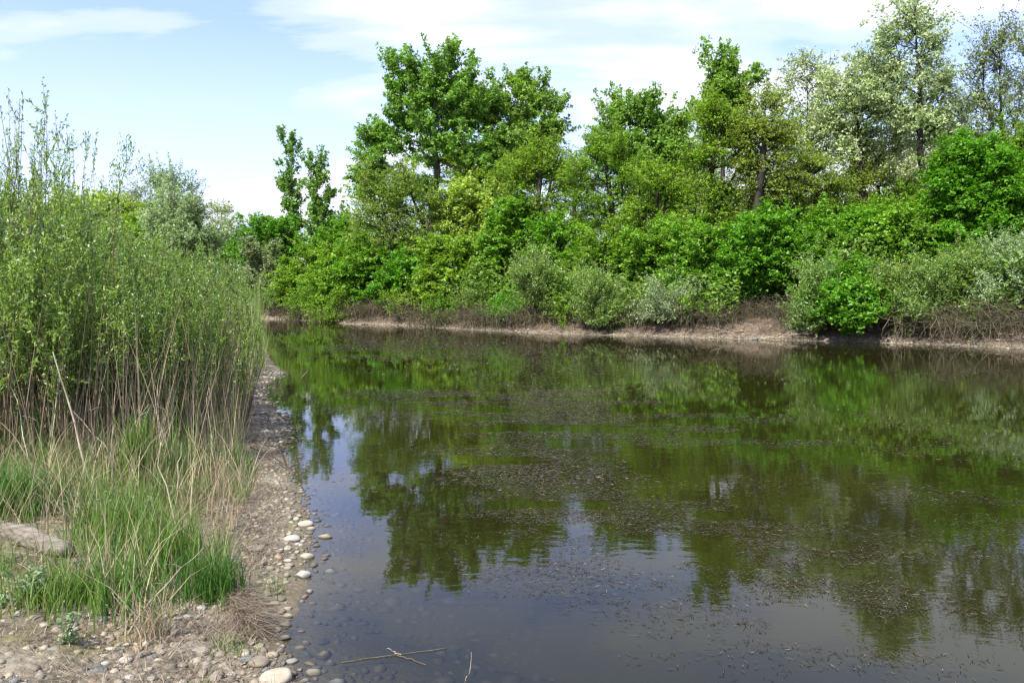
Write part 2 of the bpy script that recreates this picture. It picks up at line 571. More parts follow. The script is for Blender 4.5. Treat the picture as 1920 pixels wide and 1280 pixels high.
    L(t, hgtm.outputs[0], b.inputs['Height']); L(t, b.outputs[0], p.inputs['Normal'])
    L(t, p.outputs[0], out.inputs[0])
    return m


gm = mesh_np('ground', V, Q, np.full(len(Q), 4), ground_mat(), smooth=True)
for nm, arr in (('shore', gd), ('farside', gw)):
    a = gm.attributes.new(nm, 'FLOAT', 'POINT'); a.data.foreach_set('value', arr.ravel().astype(np.float32))
GROUND = link('ground', gm, kind='structure')


# ------------------------------------------------------------------ water
def water_mat():
    m, t, out = new_mat('pond water')
    g = N(t, 'ShaderNodeNewGeometry')
    mpn = N(t, 'ShaderNodeMapping'); mpn.inputs['Scale'].default_value = (0.8, 1.6, 1)
    L(t, g.outputs['Position'], mpn.inputs[0])
    n1 = N(t, 'ShaderNodeTexNoise', i_Scale=2.2, i_Detail=3.0, i_Roughness=0.55)
    L(t, mpn.outputs[0], n1.inputs['Vector'])
    n2 = N(t, 'ShaderNodeTexNoise', i_Scale=9.0, i_Detail=2.0)
    L(t, mpn.outputs[0], n2.inputs['Vector'])
    n3 = N(t, 'ShaderNodeTexNoise', i_Scale=0.16, i_Detail=2.0)      # patches of breeze
    L(t, g.outputs['Position'], n3.inputs['Vector'])
    br = ramp(t, [(0.42, 0.25), (0.62, 1.0)])
    L(t, n3.outputs[0], br.inputs[0])
    ad = N(t, 'ShaderNodeMath', operation='MULTIPLY_ADD', i_1=0.35)
    L(t, n2.outputs[0], ad.inputs[0]); L(t, n1.outputs[0], ad.inputs[2])
    b = N(t, 'ShaderNodeBump', i_Distance=0.0020)
    L(t, ad.outputs[0], b.inputs['Height']); L(t, br.outputs[0], b.inputs['Strength'])
    gl = N(t, 'ShaderNodeBsdfGlossy', i_Roughness=0.012)
    gl.inputs['Color'].default_value = (0.97, 0.98, 1.0, 1)
    L(t, b.outputs[0], gl.inputs['Normal'])
    fr = N(t, 'ShaderNodeFresnel', i_IOR=1.333)
    tp = N(t, 'ShaderNodeBsdfTransparent')
    tp.inputs[0].default_value = (0.88, 0.90, 0.80, 1)
    # suspended silt: thicker over deep water
    df = N(t, 'ShaderNodeBsdfDiffuse')
    df.inputs[0].default_value = (0.015, 0.015, 0.0035, 1)
    da = N(t, 'ShaderNodeAttribute', attribute_name='depth')
    dr = ramp(t, [(0.0, 0.15), (0.05, 0.50), (0.18, 0.88), (0.5, 1.0)])
    L(t, da.outputs['Fac'], dr.inputs[0])
    body = N(t, 'ShaderNodeMixShader')
    L(t, dr.outputs[0], body.inputs[0]); L(t, tp.outputs[0], body.inputs[1]); L(t, df.outputs[0], body.inputs[2])
    ms = N(t, 'ShaderNodeMixShader')
    L(t, fr.outputs[0], ms.inputs[0]); L(t, body.outputs[0], ms.inputs[1]); L(t, gl.outputs[0], ms.inputs[2])
    L(t, ms.outputs[0], out.inputs[0])
    return m


wx = spaced(-4.0, 2.0, 0.12, -22, 60, 1.06, 1.5)
wy = spaced(2.3, 9.0, 0.12, -6, 53, 1.06, 1.0)
WX, WY = np.meshgrid(wx, wy)
wz, wd, ww = terrain(WX, WY)
ii = np.arange(WX.size).reshape(WX.shape)
Q = np.stack([ii[:-1, :-1], ii[:-1, 1:], ii[1:, 1:], ii[1:, :-1]], -1).reshape(-1, 4)
keep = (wd.ravel()[Q] < 1.2).any(1)
Q = Q[keep]
used = np.unique(Q); rm = np.full(WX.size, -1); rm[used] = np.arange(len(used))
wv = np.stack([WX.ravel(), WY.ravel(), np.zeros(WX.size)], -1)[used]
wm = mesh_np('water', wv, rm[Q], np.full(len(Q), 4), water_mat(), smooth=True)
a = wm.attributes.new('depth', 'FLOAT', 'POINT')
a.data.foreach_set('value', np.clip(-wz.ravel()[used], 0, 2).astype(np.float32))
link('water', wm, kind='structure')


# ------------------------------------------------------------------ tree builder
def skeleton(rng, trunk, P, r_tip=0.012, step=0.5, power=2.05, nthin=0):
    "trunk: (k,3) polyline; P cluster points. returns tubes + node tips"
    pos = []; par = []; plen = []
    tr = [trunk[0]]
    for a, b in zip(trunk[:-1], trunk[1:]):
        n = max(1, int(np.linalg.norm(b - a) / step))
        for k in range(1, n + 1):
            tr.append(a + (b - a) * k / n)
    for k, p in enumerate(tr):
        pos.append(np.array(p, float)); par.append(k - 1); plen.append(0.0 if k == 0 else plen[-1] + np.linalg.norm(pos[-1] - pos[-2]))
    base = trunk[0]; H = max(P[:, 2].max() - base[2], 1)
    ntr = len(tr)
    free = base[2] + 0.16 * H
    TR = np.array(tr)
    dist = np.array([np.min(np.linalg.norm(TR - p, axis=1)) for p in P])
    order = np.argsort(dist)
    tips = []; tipi = []
    for i in order:
        p = P[i]
        X = np.array(pos); pl = np.array(plen)
        v = p - X
        dd = np.linalg.norm(v, axis=1) + 1e-6
        up = v[:, 2] / dd
        cost = dd * (1 + 0.9 * np.clip(0.25 - up, 0, 1.2)) + 0.22 * pl
        cost[X[:, 2] < free] += 3.0
        j = int(np.argmin(cost))
        n = max(1, int(dd[j] / step))
        a = X[j]; prev = j
        bow = rng.normal(size=3) * 0.07 * dd[j]; bow[2] -= 0.06 * dd[j]
        for k in range(1, n + 1):
            s = k / n
            q = a + (p - a) * s + bow * 4 * s * (1 - s)
            plen.append(plen[prev] + np.linalg.norm(q - pos[prev])); pos.append(q); par.append(prev); prev = len(pos) - 1
        tips.append(prev)
        tipi.append(i)
    n = len(pos)
    acc = np.zeros(n)
    for t_, i_ in zip(tips, tipi):
        acc[t_] += (r_tip * (0.4 if i_ >= len(P) - nthin else 1)) ** power
    for i in range(n - 1, 0, -1):
        if acc[i] == 0:
            acc[i] = r_tip ** power * 0.6
        acc[par[i]] += acc[i]
    r = acc ** (1 / power)
    X = np.array(pos); par = np.array(par)
    return X, par, r, np.array(tips)


def wood_mesh(name, X, par, r, mat, rng, minr=0.0):
    i = np.arange(1, len(X)); i = i[r[i] > minr]
    A = X[par[i]]; B = X[i]
    ra = np.minimum(r[par[i]], r[i] * 1.35); rb = r[i]
    ra[par[i] == 0] = r[0] * 1.25
    B = B + (B - A) * 0.06
    big = rb > 0.05
    parts = []
    for sel, s in ((big, 7), (~big, 3)):
        if sel.any():
            parts.append((np.stack([A[sel], B[sel]], 1), np.stack([ra[sel], rb[sel]], 1), s))
    return tube_mesh(name, parts, mat, None)


def sample_lobes(rng, lobes, n, shell=0.5):
    "lobes: (cx,cy,cz,rx,ry,rz) -> n points by volume"
    Lb = np.array(lobes, float)
    wgt = (Lb[:, 3] * Lb[:, 5]) ** 1.0 * np.sqrt(Lb[:, 4])
    k = rng.choice(len(Lb), n, p=wgt / wgt.sum())
    d = unit(rng.normal(size=(n, 3)))
    rad = rng.uniform(0, 1, (n, 1)) ** shell
    return Lb[k, :3] + d * rad * Lb[k, 3:]


# how the twigs of each kind grow: length, upward pull, outward pull, scatter, leaf spread, droop, draw twigs
HABIT = {
    'cottonwood': (0.85, 0.65, 0.55, 0.45, 0.13, 0.05, False),
    'poplar': (0.75, 1.20, 0.30, 0.35, 0.11, 0.0, False),
    'locust': (0.95, 0.30, 0.75, 0.45, 0.11, 0.16, True),
    'locust_brown': (0.95, 0.35, 0.70, 0.50, 0.11, 0.14, True),
    'maple': (0.70, 0.45, 0.60, 0.42, 0.12, 0.12, False),
    'lime': (0.85, 0.40, 0.65, 0.45, 0.11, 0.14, False),
    'yellow': (0.75, 0.45, 0.55, 0.50, 0.12, 0.10, False),
    'willow': (1.0, 1.10, 0.45, 0.40, 0.05, 0.05, True),
    'silver': (0.95, 1.05, 0.55, 0.50, 0.06, 0.08, True),
    'blossom': (0.75, 0.35, 0.55, 0.60, 0.14, 0.10, True),
    'greytree': (0.95, 0.95, 0.45, 0.45, 0.09, 0.05, True),
}


def crown_sprays(rng, P, bdir, kind, total, scale, flat):
    "leafy twigs growing out of every branch end"
    ln, upw, outw, sc, sp, dr, tw = HABIT[kind]
    n = len(P); nsub = 6
    c = P.mean(0)
    out = unit((P - c) * np.array([1, 1, .5]))
    k = np.repeat(np.arange(n), nsub)
    m = len(k)
    amp = rng.uniform(0.55, 1.25, n) * np.where(rng.uniform(0, 1, n) < .12, 1.6, 1.0)
    d = unit(bdir[k] * 0.5 + out[k] * outw + np.array([0, 0, upw]) + rng.normal(size=(m, 3)) * sc)
    l = ln * scale * amp[k] * rng.uniform(0.4, 1.3, m)
    S = P[k] - bdir[k] * rng.uniform(0, .25, (m, 1)) * scale
    wgt = l / l.sum()
    i = rng.choice(m, int(total), p=wgt)
    t = rng.uniform(0.08, 1.0, (len(i), 1)) ** 0.85
    L_ = S[i] + d[i] * l[i][:, None] * t
    L_[:, 2] -= dr * (t[:, 0] ** 2) * l[i]
    L_ += rng.normal(size=L_.shape) * sp * (1.25 - .75 * t) * np.array([1, 1, max(flat, .35) * 1.2])
    e = S + d * l[:, None]; e[:, 2] -= dr * l
    return L_, d[i], S, e


def make_tree(name, label, cat, rng, loc, lobes, nclus, per, leafm, barkm, leaf=(0.20, 0.15), spread=0.33, lean=0.0, trunk=None,
              r_tip=0.014, flat=0.6, group=None, shell=0.5, up=0.5, droop=0.0, bare=0):
    root = thing(name, label, cat, loc, group=group)
    P = sample_lobes(rng, lobes, int(nclus * 1.55), shell)
    P = P + rng.normal(size=P.shape) * 0.18
    P = P[P[:, 2] > 0.25]
    if trunk is None:
        top = np.mean([l[:3] for l in lobes], axis=0)
        zt = max(l[2] + 0.5 * l[5] for l in lobes)
        trunk = [(0, 0, -0.3), (top[0] * 0.15 + rng.normal() * .1, top[1] * .2, zt * 0.25), (top[0] * 0.5 + rng.normal() * .15, top[1] * .5, zt * 0.5), (top[0], top[1], zt * 0.8)]
    trunk = np.array(trunk, float)
    PB = P
    if bare:
        # bare twigs poking out of the crown top
        hi = P[np.argsort(-P[:, 2])[:max(3, nclus // 5)]]
        ex = hi[rng.integers(0, len(hi), bare)] + np.stack([rng.normal(size=bare) * .25, rng.normal(size=bare) * .25, rng.uniform(.35, .95, bare)], 1)
        PB = np.concatenate([P, ex])
    X, par, r, tips = skeleton(rng, trunk, PB, r_tip, nthin=len(PB) - len(P))
    r = r * (0.85 if leafm in ('locust', 'locust_brown') else 0.68)
    tm_ = link('trunk', wood_mesh(name + '_wood', X, par, r, M[barkm], rng), root)
    fine_ = leafm in ('maple', 'lime')
    fs_ = .68 if fine_ else .78
    if fine_:
        per = per * 1.22
    X0 = X; pi = par[tips]
    bd_ = unit(X0[tips] - X0[np.maximum(pi, 0)]); tp_ = X0[tips]
    sc_ = 1.0 if loc[1] > 40 else (0.88 if loc[1] > 30 else 0.78)
    Lp, dd, S_, E_ = crown_sprays(rng, tp_[:], bd_, leafm, len(P) * per * DENS, sc_, flat)
    v = tri_leaves(rng, Lp, leaf[0] * fs_, leaf[1] * fs_, up, unit(dd) * .3)
    cm_ = link('crown', leaf_mesh(name + '_leaves', v, M[leafm], rng, 3), root)
    if HABIT[leafm][6]:
        sel = rng.uniform(0, 1, len(S_)) < .6
        tl = np.stack([S_[sel], E_[sel]], 1)
        link('twigs', tube_mesh(name + '_twigs', [(tl, np.tile([[.0085, .003]], (len(tl), 1)), 3)], M[barkm], rng), root, 'stuff')
    return root


DENS = 2.25


def pxl(D, px0, z0, items, rng=None, deep=1.0):
    "lobes from image measures (px, py, rx, ry) at distance D, relative to the tree base"
    out = []
    for it in items:
        px, py, rx, ry = it[:4]
        dyy = it[4] if len(it) > 4 else 0.0
        out.append((at(px, D) - at(px0, D), dyy, hgt(py + 12, D) - z0, rx * (1.06 if D > 40 and 900 < px < 1800 and py > 230 else .94) * D / F, min(rx, ry * 1.2) * D / F * deep, ry * D / F))
    return out


def gz_at(x, y):
    z, d, w = terrain(np.array([x]), np.array([y]))
    return float(z[0])


def tree_px(name, label, cat, seed, D, px0, items, nclus, per, leafm, barkm, trunk_px=None, **kw):
    rng = np.random.default_rng(seed)
    x = at(px0, D); z0 = gz_at(x, D)
    lob = pxl(D, px0, z0, items)
    tr = None
    if trunk_px:
        tr = [(0, 0, -0.3)] + [(at(a, D) - x, rng.normal() * .2, hgt(b, D) - z0) for a, b in trunk_px]
    return make_tree(name, label, cat, rng, (x, D, z0), lob, nclus, per, M and leafm, barkm, trunk=tr, **kw)


# ---- cottonwoods and the other tall trees that stand out
tree_px('cottonwood_tree', 'tallest broad green cottonwood, left of centre, with sky showing between its limbs', 'tree', 1, 48, 805,
        [(770, 130, 42, 38), (845, 120, 52, 42), (800, 185, 80, 55), (880, 185, 48, 50), (740, 250, 52, 45), (840, 260, 80, 55), (700, 255, 26, 22), (705, 330, 42, 60),
         (900, 300, 50, 48), (780, 340, 50, 30)],
        330, 52, 'cottonwood', 'bark_grey', leaf=(0.22, 0.17), spread=0.44,
        trunk_px=[(806, 450), (812, 380), (822, 320), (812, 240), (822, 150)], r_tip=0.017)
tree_px('cottonwood_tree', 'green cottonwood with a rounded head close against the tallest tree on its right', 'tree', 2, 49, 955,
        [(985, 160, 36, 44), (930, 190, 30, 60), (975, 235, 62, 58), (1035, 215, 20, 45), (930, 300, 45, 45), (1000, 300, 48, 40)],
        190, 52, 'cottonwood', 'bark_grey', leaf=(0.22, 0.17), spread=0.44, r_tip=0.017, trunk_px=[(950, 400), (960, 300), (975, 200)])
tree_px('cottonwood_tree', 'broad cottonwood with a several pointed top standing above the olive trees at centre right', 'tree', 3, 44, 1200,
        [(1150, 205, 34, 34), (1205, 215, 40, 38), (1245, 235, 40, 40), (1180, 270, 72, 45), (1255, 290, 34, 40), (1220, 340, 50, 40)],
        200, 52, 'cottonwood', 'bark_dark', leaf=(0.21, 0.16), spread=0.40, r_tip=0.016)
tree_px('cottonwood_tree', 'narrow tall cottonwood with a plume of pale green leaves above thin olive trees', 'tree', 4, 38, 1350,
        [(1345, 125, 24, 32), (1352, 170, 42, 34), (1330, 205, 24, 24), (1390, 165, 16, 32), (1350, 235, 30, 40)],
        95, 46, 'cottonwood', 'bark_dark', leaf=(0.20, 0.15), spread=0.28, r_tip=0.014, trunk_px=[(1346, 480), (1350, 330), (1352, 180)], bare=4)
tree_px('poplar_tree', 'left one of two thin ragged poplars rising behind the far left end of the pond', 'tree', 5, 64, 558,
        [(551, 275, 9, 20), (530, 300, 13, 6), (552, 305, 8, 22), (545, 340, 18, 22), (550, 378, 17, 22), (562, 350, 6, 30), (553, 410, 17, 20)],
        62, 24, 'poplar', 'bark_grey', leaf=(0.30, 0.22), spread=0.24, r_tip=0.014, trunk_px=[(558, 500), (556, 400), (552, 270)], bare=5)
tree_px('poplar_tree', 'right one of two ragged poplars, wider at its base, behind the far left end', 'tree', 6, 62, 602,
        [(586, 300, 9, 22), (604, 325, 14, 20), (592, 350, 13, 24), (618, 355, 14, 22), (605, 385, 26, 26), (610, 420, 34, 22)],
        85, 24, 'poplar', 'bark_grey', leaf=(0.30, 0.22), spread=0.27, r_tip=0.014, trunk_px=[(600, 500), (598, 400), (588, 300)], bare=5)
# pale flowering acacias at the right
tree_px('acacia_tree', 'tallest pale blossoming acacia with a pointed open top near the right side', 'tree', 7, 33, 1738,
        [(1690, 15, 24, 34), (1660, 60, 34, 26), (1715, 70, 34, 32), (1632, 95, 45, 20), (1690, 125, 62, 34), (1650, 160, 50, 24), (1740, 145, 40, 28), (1715, 200, 58, 32), (1745, 235, 34, 40)],
        210, 24, 'blossom', 'bark_dark', leaf=(0.15, 0.11), spread=0.26, r_tip=0.011,
        trunk_px=[(1736, 370), (1718, 300), (1712, 250), (1706, 150), (1694, 40)], bare=6, flat=0.45)
tree_px('acacia_tree', 'pale acacia with a dark forked trunk seen between the blossoming crowns', 'tree', 8, 35, 1612,
        [(1600, 135, 30, 30), (1565, 150, 26, 26), (1610, 170, 36, 34), (1560, 200, 42, 34), (1630, 190, 48, 34), (1590, 240, 62, 32), (1655, 250, 40, 34), (1600, 290, 44, 24)],
        150, 30, 'blossom', 'bark_dark', leaf=(0.16, 0.12), spread=0.26, r_tip=0.013, trunk_px=[(1612, 380), (1598, 330), (1604, 270), (1588, 200)], flat=0.45)
tree_px('acacia_tree', 'pale thin acacia left of the blossoming group with twiggy open top', 'tree', 9, 37, 1500,
        [(1495, 125, 26, 24), (1460, 170, 24, 26), (1530, 150, 30, 34), (1510, 200, 44, 34), (1475, 235, 34, 34), (1545, 235, 42, 40), (1510, 280, 50, 28)],
        120, 22, 'blossom', 'bark_dark', leaf=(0.16, 0.12), spread=0.27, r_tip=0.011, bare=14, flat=0.45, trunk_px=[(1500, 400), (1508, 280), (1498, 160)])
tree_px('acacia_tree', 'pale silvery acacia filling the gap behind the tallest blossoming one', 'tree', 10, 39, 1690,
        [(1680, 215, 52, 36), (1740, 265, 36, 44), (1640, 290, 50, 36), (1700, 300, 50, 40), (1775, 260, 26, 44)],
        120, 26, 'blossom', 'bark_pale', leaf=(0.18, 0.13), spread=0.30, r_tip=0.011, flat=0.5, trunk_px=[(1695, 420), (1690, 300), (1682, 230)])
tree_px('ash_tree', 'sparse upright tree with small dull green leaves left of the right edge', 'tree', 11, 32, 1885,
        [(1850, 90, 26, 34), (1815, 130, 26, 24), (1862, 150, 34, 40), (1825, 190, 34, 40), (1875, 210, 34, 44), (1845, 260, 44, 34), (1890, 290, 34, 40)],
        150, 17, 'greytree', 'bark_dark', leaf=(0.13, 0.09), spread=0.26, r_tip=0.010, bare=18, trunk_px=[(1884, 400), (1878, 300), (1866, 180), (1852, 100)])
tree_px('ash_tree', 'sparse upright tree cut by the right edge of the view', 'tree', 12, 33, 1935,
        [(1915, 90, 22, 40), (1950, 110, 40, 40), (1925, 170, 30, 40), (1960, 210, 44, 50), (1925, 260, 34, 40), (1940, 320, 50, 40)],
        150, 17, 'greytree', 'bark_grey', leaf=(0.13, 0.09), spread=0.26, r_tip=0.010, bare=16, trunk_px=[(1932, 400), (1925, 250), (1912, 110)])

# ---- olive locust trees in the middle row
LOC = [
    (20, 45, 720, 'slender locust with dark forked stems at the left foot of the tallest tree', [(700, 330, 26, 34), (735, 370, 44, 26), (690, 400, 30, 34), (745, 430, 50, 24)], 90, 'locust_brown', [(735, 470), (720, 400), (700, 320)]),
    (21, 45, 806, 'locust with a bent black trunk leaning left under the tallest tree', [(760, 330, 34, 28), (800, 370, 34, 26), (760, 400, 50, 26), (790, 450, 46, 24)], 100, 'locust_brown', [(800, 430), (782, 390), (765, 340)]),
    (22, 40, 1020, 'olive locust with a domed airy crown in the middle of the far bank', [(1015, 290, 48, 34), (975, 320, 36, 28), (1050, 320, 34, 34), (1010, 365, 64, 26)], 150, 'locust', [(1015, 440), (1008, 380), (1015, 300)]),
    (23, 38, 1140, 'olive locust with horizontal feathery sprays in front of the pointed cottonwood', [(1130, 270, 42, 30), (1100, 310, 40, 26), (1165, 310, 44, 28), (1130, 360, 64, 24), (1150, 410, 60, 22)], 170, 'locust', [(1150, 430), (1140, 350), (1130, 280)]),
    (24, 36, 1235, 'olive locust under the right shoulder of the pointed cottonwood', [(1225, 330, 44, 26), (1265, 360, 34, 26), (1200, 390, 44, 22), (1250, 420, 50, 22)], 110, 'locust', [(1230, 440), (1230, 360)]),
    (25, 34, 1330, 'airy locust with a V of dark stems below the narrow cottonwood', [(1330, 220, 34, 30), (1370, 240, 34, 30), (1320, 280, 40, 28), (1385, 290, 34, 26), (1340, 340, 54, 26), (1330, 390, 50, 24)], 190, 'locust', [(1322, 420), (1325, 340), (1345, 240)]),
    (26, 33, 1415, 'thin locust with dark branching stems right of the narrow cottonwood', [(1435, 190, 30, 26), (1410, 240, 30, 28), (1450, 250, 30, 28), (1420, 300, 44, 26), (1440, 350, 50, 24)], 140, 'locust_brown', [(1405, 420), (1415, 330), (1432, 220)]),
    (27, 34, 1500, 'thin brownish locust below the twiggy pale acacia', [(1510, 310, 40, 24), (1475, 340, 36, 24), (1540, 350, 40, 22), (1500, 380, 54, 20)], 110, 'locust_brown', [(1480, 440), (1500, 350)]),
    (28, 35, 1645, 'dull olive locust low between the dark trunks of the acacias', [(1620, 330, 44, 22), (1670, 350, 44, 22), (1640, 375, 50, 18)], 80, 'locust_brown', [(1645, 420), (1640, 350)]),
    (29, 31, 1895, 'olive leaning tree low down at the right edge behind the bright maple', [(1890, 270, 34, 30), (1920, 300, 34, 34), (1895, 340, 36, 24)], 80, 'locust', [(1900, 420), (1895, 300)]),
]
MID = [
    (100, 47, 880, 'olive green tree between the tallest tree and the domed locust', [(900, 330, 50, 34), (860, 320, 34, 30), (930, 370, 50, 34)], 90, 'locust', [(900, 450), (900, 350)]),
    (101, 46, 1075, 'green tree seen in the gap between two domed locusts', [(1075, 300, 30, 30), (1080, 340, 40, 34), (1070, 400, 44, 30)], 90, 'locust', [(1075, 450), (1075, 330)]),
    (102, 43, 1285, 'green tree behind the left stem of the V shaped locust', [(1290, 340, 44, 34), (1270, 400, 50, 30), (1300, 300, 26, 24)], 90, 'locust', [(1285, 450), (1285, 330)]),
    (103, 41, 1400, 'dull green tree behind the right stem of the V shaped locust', [(1395, 350, 44, 34), (1380, 400, 50, 26), (1430, 395, 40, 26)], 90, 'locust', [(1400, 450), (1400, 340)]),
    (104, 42, 1560, 'grey olive tree low behind the pale acacias', [(1560, 340, 50, 34), (1530, 390, 50, 26), (1600, 380, 44, 26)], 90, 'locust_brown', [(1560, 450), (1560, 340)]),
    (105, 42, 1730, 'grey green tree low behind the tallest blossoming acacia', [(1720, 350, 50, 34), (1700, 390, 44, 26), (1760, 370, 44, 34)], 90, 'greytree', [(1730, 450), (1725, 340)]),
    (106, 41, 1860, 'grey green tree behind the sparse upright tree', [(1850, 340, 44, 34), (1890, 330, 44, 44), (1830, 300, 30, 30)], 90, 'greytree', [(1860, 450), (1860, 330)]),
    (108, 52, 960, 'green tree top filling the gap right of the domed yellowish willow', [(950, 330, 44, 40), (980, 300, 36, 30), (950, 390, 44, 30)], 80, 'lime', [(960, 450), (960, 330)]),
    (109, 50, 1180, 'green tree behind the horizontal sprays of the olive locust', [(1170, 330, 50, 34), (1200, 380, 50, 30), (1140, 390, 40, 30)], 80, 'locust', [(1180, 450), (1180, 330)]),
    (110, 48, 1300, 'tall olive tree just left of the narrow cottonwood', [(1300, 280, 26, 34), (1310, 330, 40, 34), (1280, 370, 40, 30)], 80, 'locust', [(1300, 450), (1300, 300)]),
    (111, 45, 1450, 'olive tree behind the thin locust right of the narrow cottonwood', [(1450, 270, 40, 34), (1470, 320, 44, 34), (1440, 380, 50, 30)], 90, 'locust_brown', [(1450, 450), (1450, 290)]),
    (112, 46, 1790, 'pale grey green tree between the tallest acacia and the sparse upright tree', [(1790, 200, 34, 40), (1780, 260, 44, 40), (1800, 310, 44, 34)], 80, 'greytree', [(1790, 450), (1788, 230)]),
    (107, 50, 740, 'green tree low behind the bent black trunk', [(720, 430, 50, 34), (770, 440, 40, 30), (690, 450, 34, 30)], 90, 'lime', [(740, 500), (740, 430)]),
]
for sd, D, px0, lab, items, nc, lm, tp in LOC + MID:
    tree_px('locust_tree', lab, 'tree', sd, D, px0, items, nc, 36 if sd < 100 else 32, lm, 'bark_dark', leaf=(0.14, 0.075), spread=0.50, flat=0.34, r_tip=0.014, trunk_px=tp, up=0.9)

# ---- rounded leafy trees and bushes of the lower tier
LOW = [
    # seed, D, px0, kind, label, lobes, nclus, leafmat
    (40, 66, 430, 'maple_tree', 'low round green tree at the far left end nearest the silvery willow', [(430, 455, 34, 34), (415, 490, 26, 30)], 70, 'maple'),
    (41, 62, 478, 'maple_tree', 'dark green dome of a tree left of the two ragged poplars', [(478, 425, 34, 34), (465, 455, 34, 30), (500, 440, 30, 34)], 95, 'maple'),
    (42, 63, 530, 'maple_tree', 'green tree under the left ragged poplar', [(530, 425, 32, 30), (545, 460, 40, 30)], 85, 'maple'),
    (43, 56, 505, 'elm_tree', 'greyish green soft bush at the far left end of the water', [(490, 480, 34, 36), (500, 520, 40, 36)], 100, 'greytree'),
    (44, 60, 640, 'maple_tree', 'green tree right of the two ragged poplars', [(640, 425, 30, 30), (620, 455, 40, 34), (665, 440, 28, 34)], 95, 'maple'),
    (45, 52, 575, 'elm_tree', 'light green bush overhanging the far left water', [(565, 500, 36, 34), (600, 480, 34, 30), (560, 540, 34, 28)], 120, 'lime'),
    (46, 47, 640, 'elm_tree', 'bright yellow green bush left of the brown mud slope', [(640, 490, 36, 38), (670, 470, 30, 30), (630, 540, 40, 34)], 140, 'lime'),
    (47, 45.5, 700, 'elm_tree', 'bright green spreading bush above the brown mud slope', [(690, 490, 46, 34), (730, 480, 34, 34), (690, 535, 50, 26)], 150, 'lime'),
    (48, 43.5, 770, 'maple_tree', 'deep green bush below the bent black trunk', [(770, 500, 44, 36), (740, 530, 40, 24), (800, 530, 40, 26)], 150, 'maple'),
    (49, 45, 880, 'willow_tree', 'yellowish domed willow left of the middle of the far bank', [(885, 365, 46, 34), (845, 385, 24, 24), (870, 410, 52, 34), (905, 440, 40, 34)], 170, 'yellow'),
    (50, 41, 850, 'locust_tree', 'olive locust with drooping sprays under the yellowish domed willow', [(840, 470, 50, 26), (880, 500, 44, 30), (830, 520, 44, 28)], 150, 'locust'),
    (51, 40, 940, 'maple_tree', 'green tree right of the yellowish domed willow', [(960, 400, 34, 40), (940, 450, 44, 40), (930, 510, 48, 34), (985, 480, 30, 34)], 200, 'lime'),
    (52, 38, 1050, 'maple_tree', 'green leafy tree above the silver bush at mid bank', [(1040, 440, 44, 40), (1080, 480, 40, 34), (1045, 510, 44, 30)], 170, 'maple'),
    (53, 36, 1135, 'elm_tree', 'yellow green tree hanging low at mid bank', [(1130, 470, 50, 34), (1105, 510, 40, 26), (1165, 510, 40, 30)], 160, 'lime'),
    (54, 35, 1225, 'elm_tree', 'light green airy tree with layered sprays right of mid bank', [(1215, 460, 52, 36), (1250, 440, 44, 30), (1230, 510, 54, 28)], 190, 'lime'),
    (55, 33, 1310, 'elm_tree', 'green layered tree left of the dark hollow in the far bank', [(1310, 450, 50, 34), (1290, 500, 44, 32), (1340, 490, 44, 34)], 190, 'lime'),
    (56, 31.5, 1440, 'maple_tree', 'saturated green maple overhanging the dark hollow in the far bank', [(1430, 430, 48, 32), (1400, 475, 42, 36), (1460, 480, 52, 40), (1420, 520, 36, 20)], 260, 'maple'),
    (57, 31, 1540, 'maple_tree', 'green maple right of the dark hollow', [(1530, 440, 48, 30), (1560, 480, 44, 34), (1510, 490, 40, 30)], 210, 'maple'),
    (58, 28.5, 1580, 'maple_tree', 'small bright green bush low at the water right of the dark hollow', [(1575, 530, 34, 34), (1560, 570, 34, 30), (1610, 520, 24, 26)], 150, 'maple'),
    (59, 31, 1625, 'maple_tree', 'round green bush behind the low bright one', [(1620, 430, 44, 32), (1640, 480, 50, 34)], 170, 'maple'),
    (60, 30, 1700, 'elm_tree', 'yellow green round tree between the maples at right', [(1695, 425, 52, 36), (1710, 470, 52, 36)], 200, 'lime'),
    (61, 29.5, 1815, 'maple_tree', 'tall bright green maple with tiered crown at the right', [(1800, 285, 50, 28), (1850, 320, 50, 36), (1770, 330, 30, 34), (1810, 370, 62, 36), (1800, 430, 60, 34), (1790, 480, 56, 30)], 420, 'maple'),
    (62, 29, 1905, 'maple_tree', 'bright green maple at the right edge beside the tiered one', [(1900, 360, 40, 34), (1930, 410, 44, 40), (1890, 430, 40, 34), (1900, 480, 50, 30)], 260, 'maple'),
    (63, 34, 1560, 'elm_tree', 'green tree top behind the maples below the pale acacias', [(1560, 405, 50, 20), (1500, 415, 44, 20)], 90, 'lime'),
    (64, 33, 1670, 'elm_tree', 'green tree top under the dark forked acacia trunk', [(1660, 395, 54, 20), (1715, 400, 40, 22)], 90, 'lime'),
]
fx = np.array([p[0] for p in far_px]); fD = np.array([p[1] for p in far_pts]); fpy = np.array([p[1] for p in far_px])
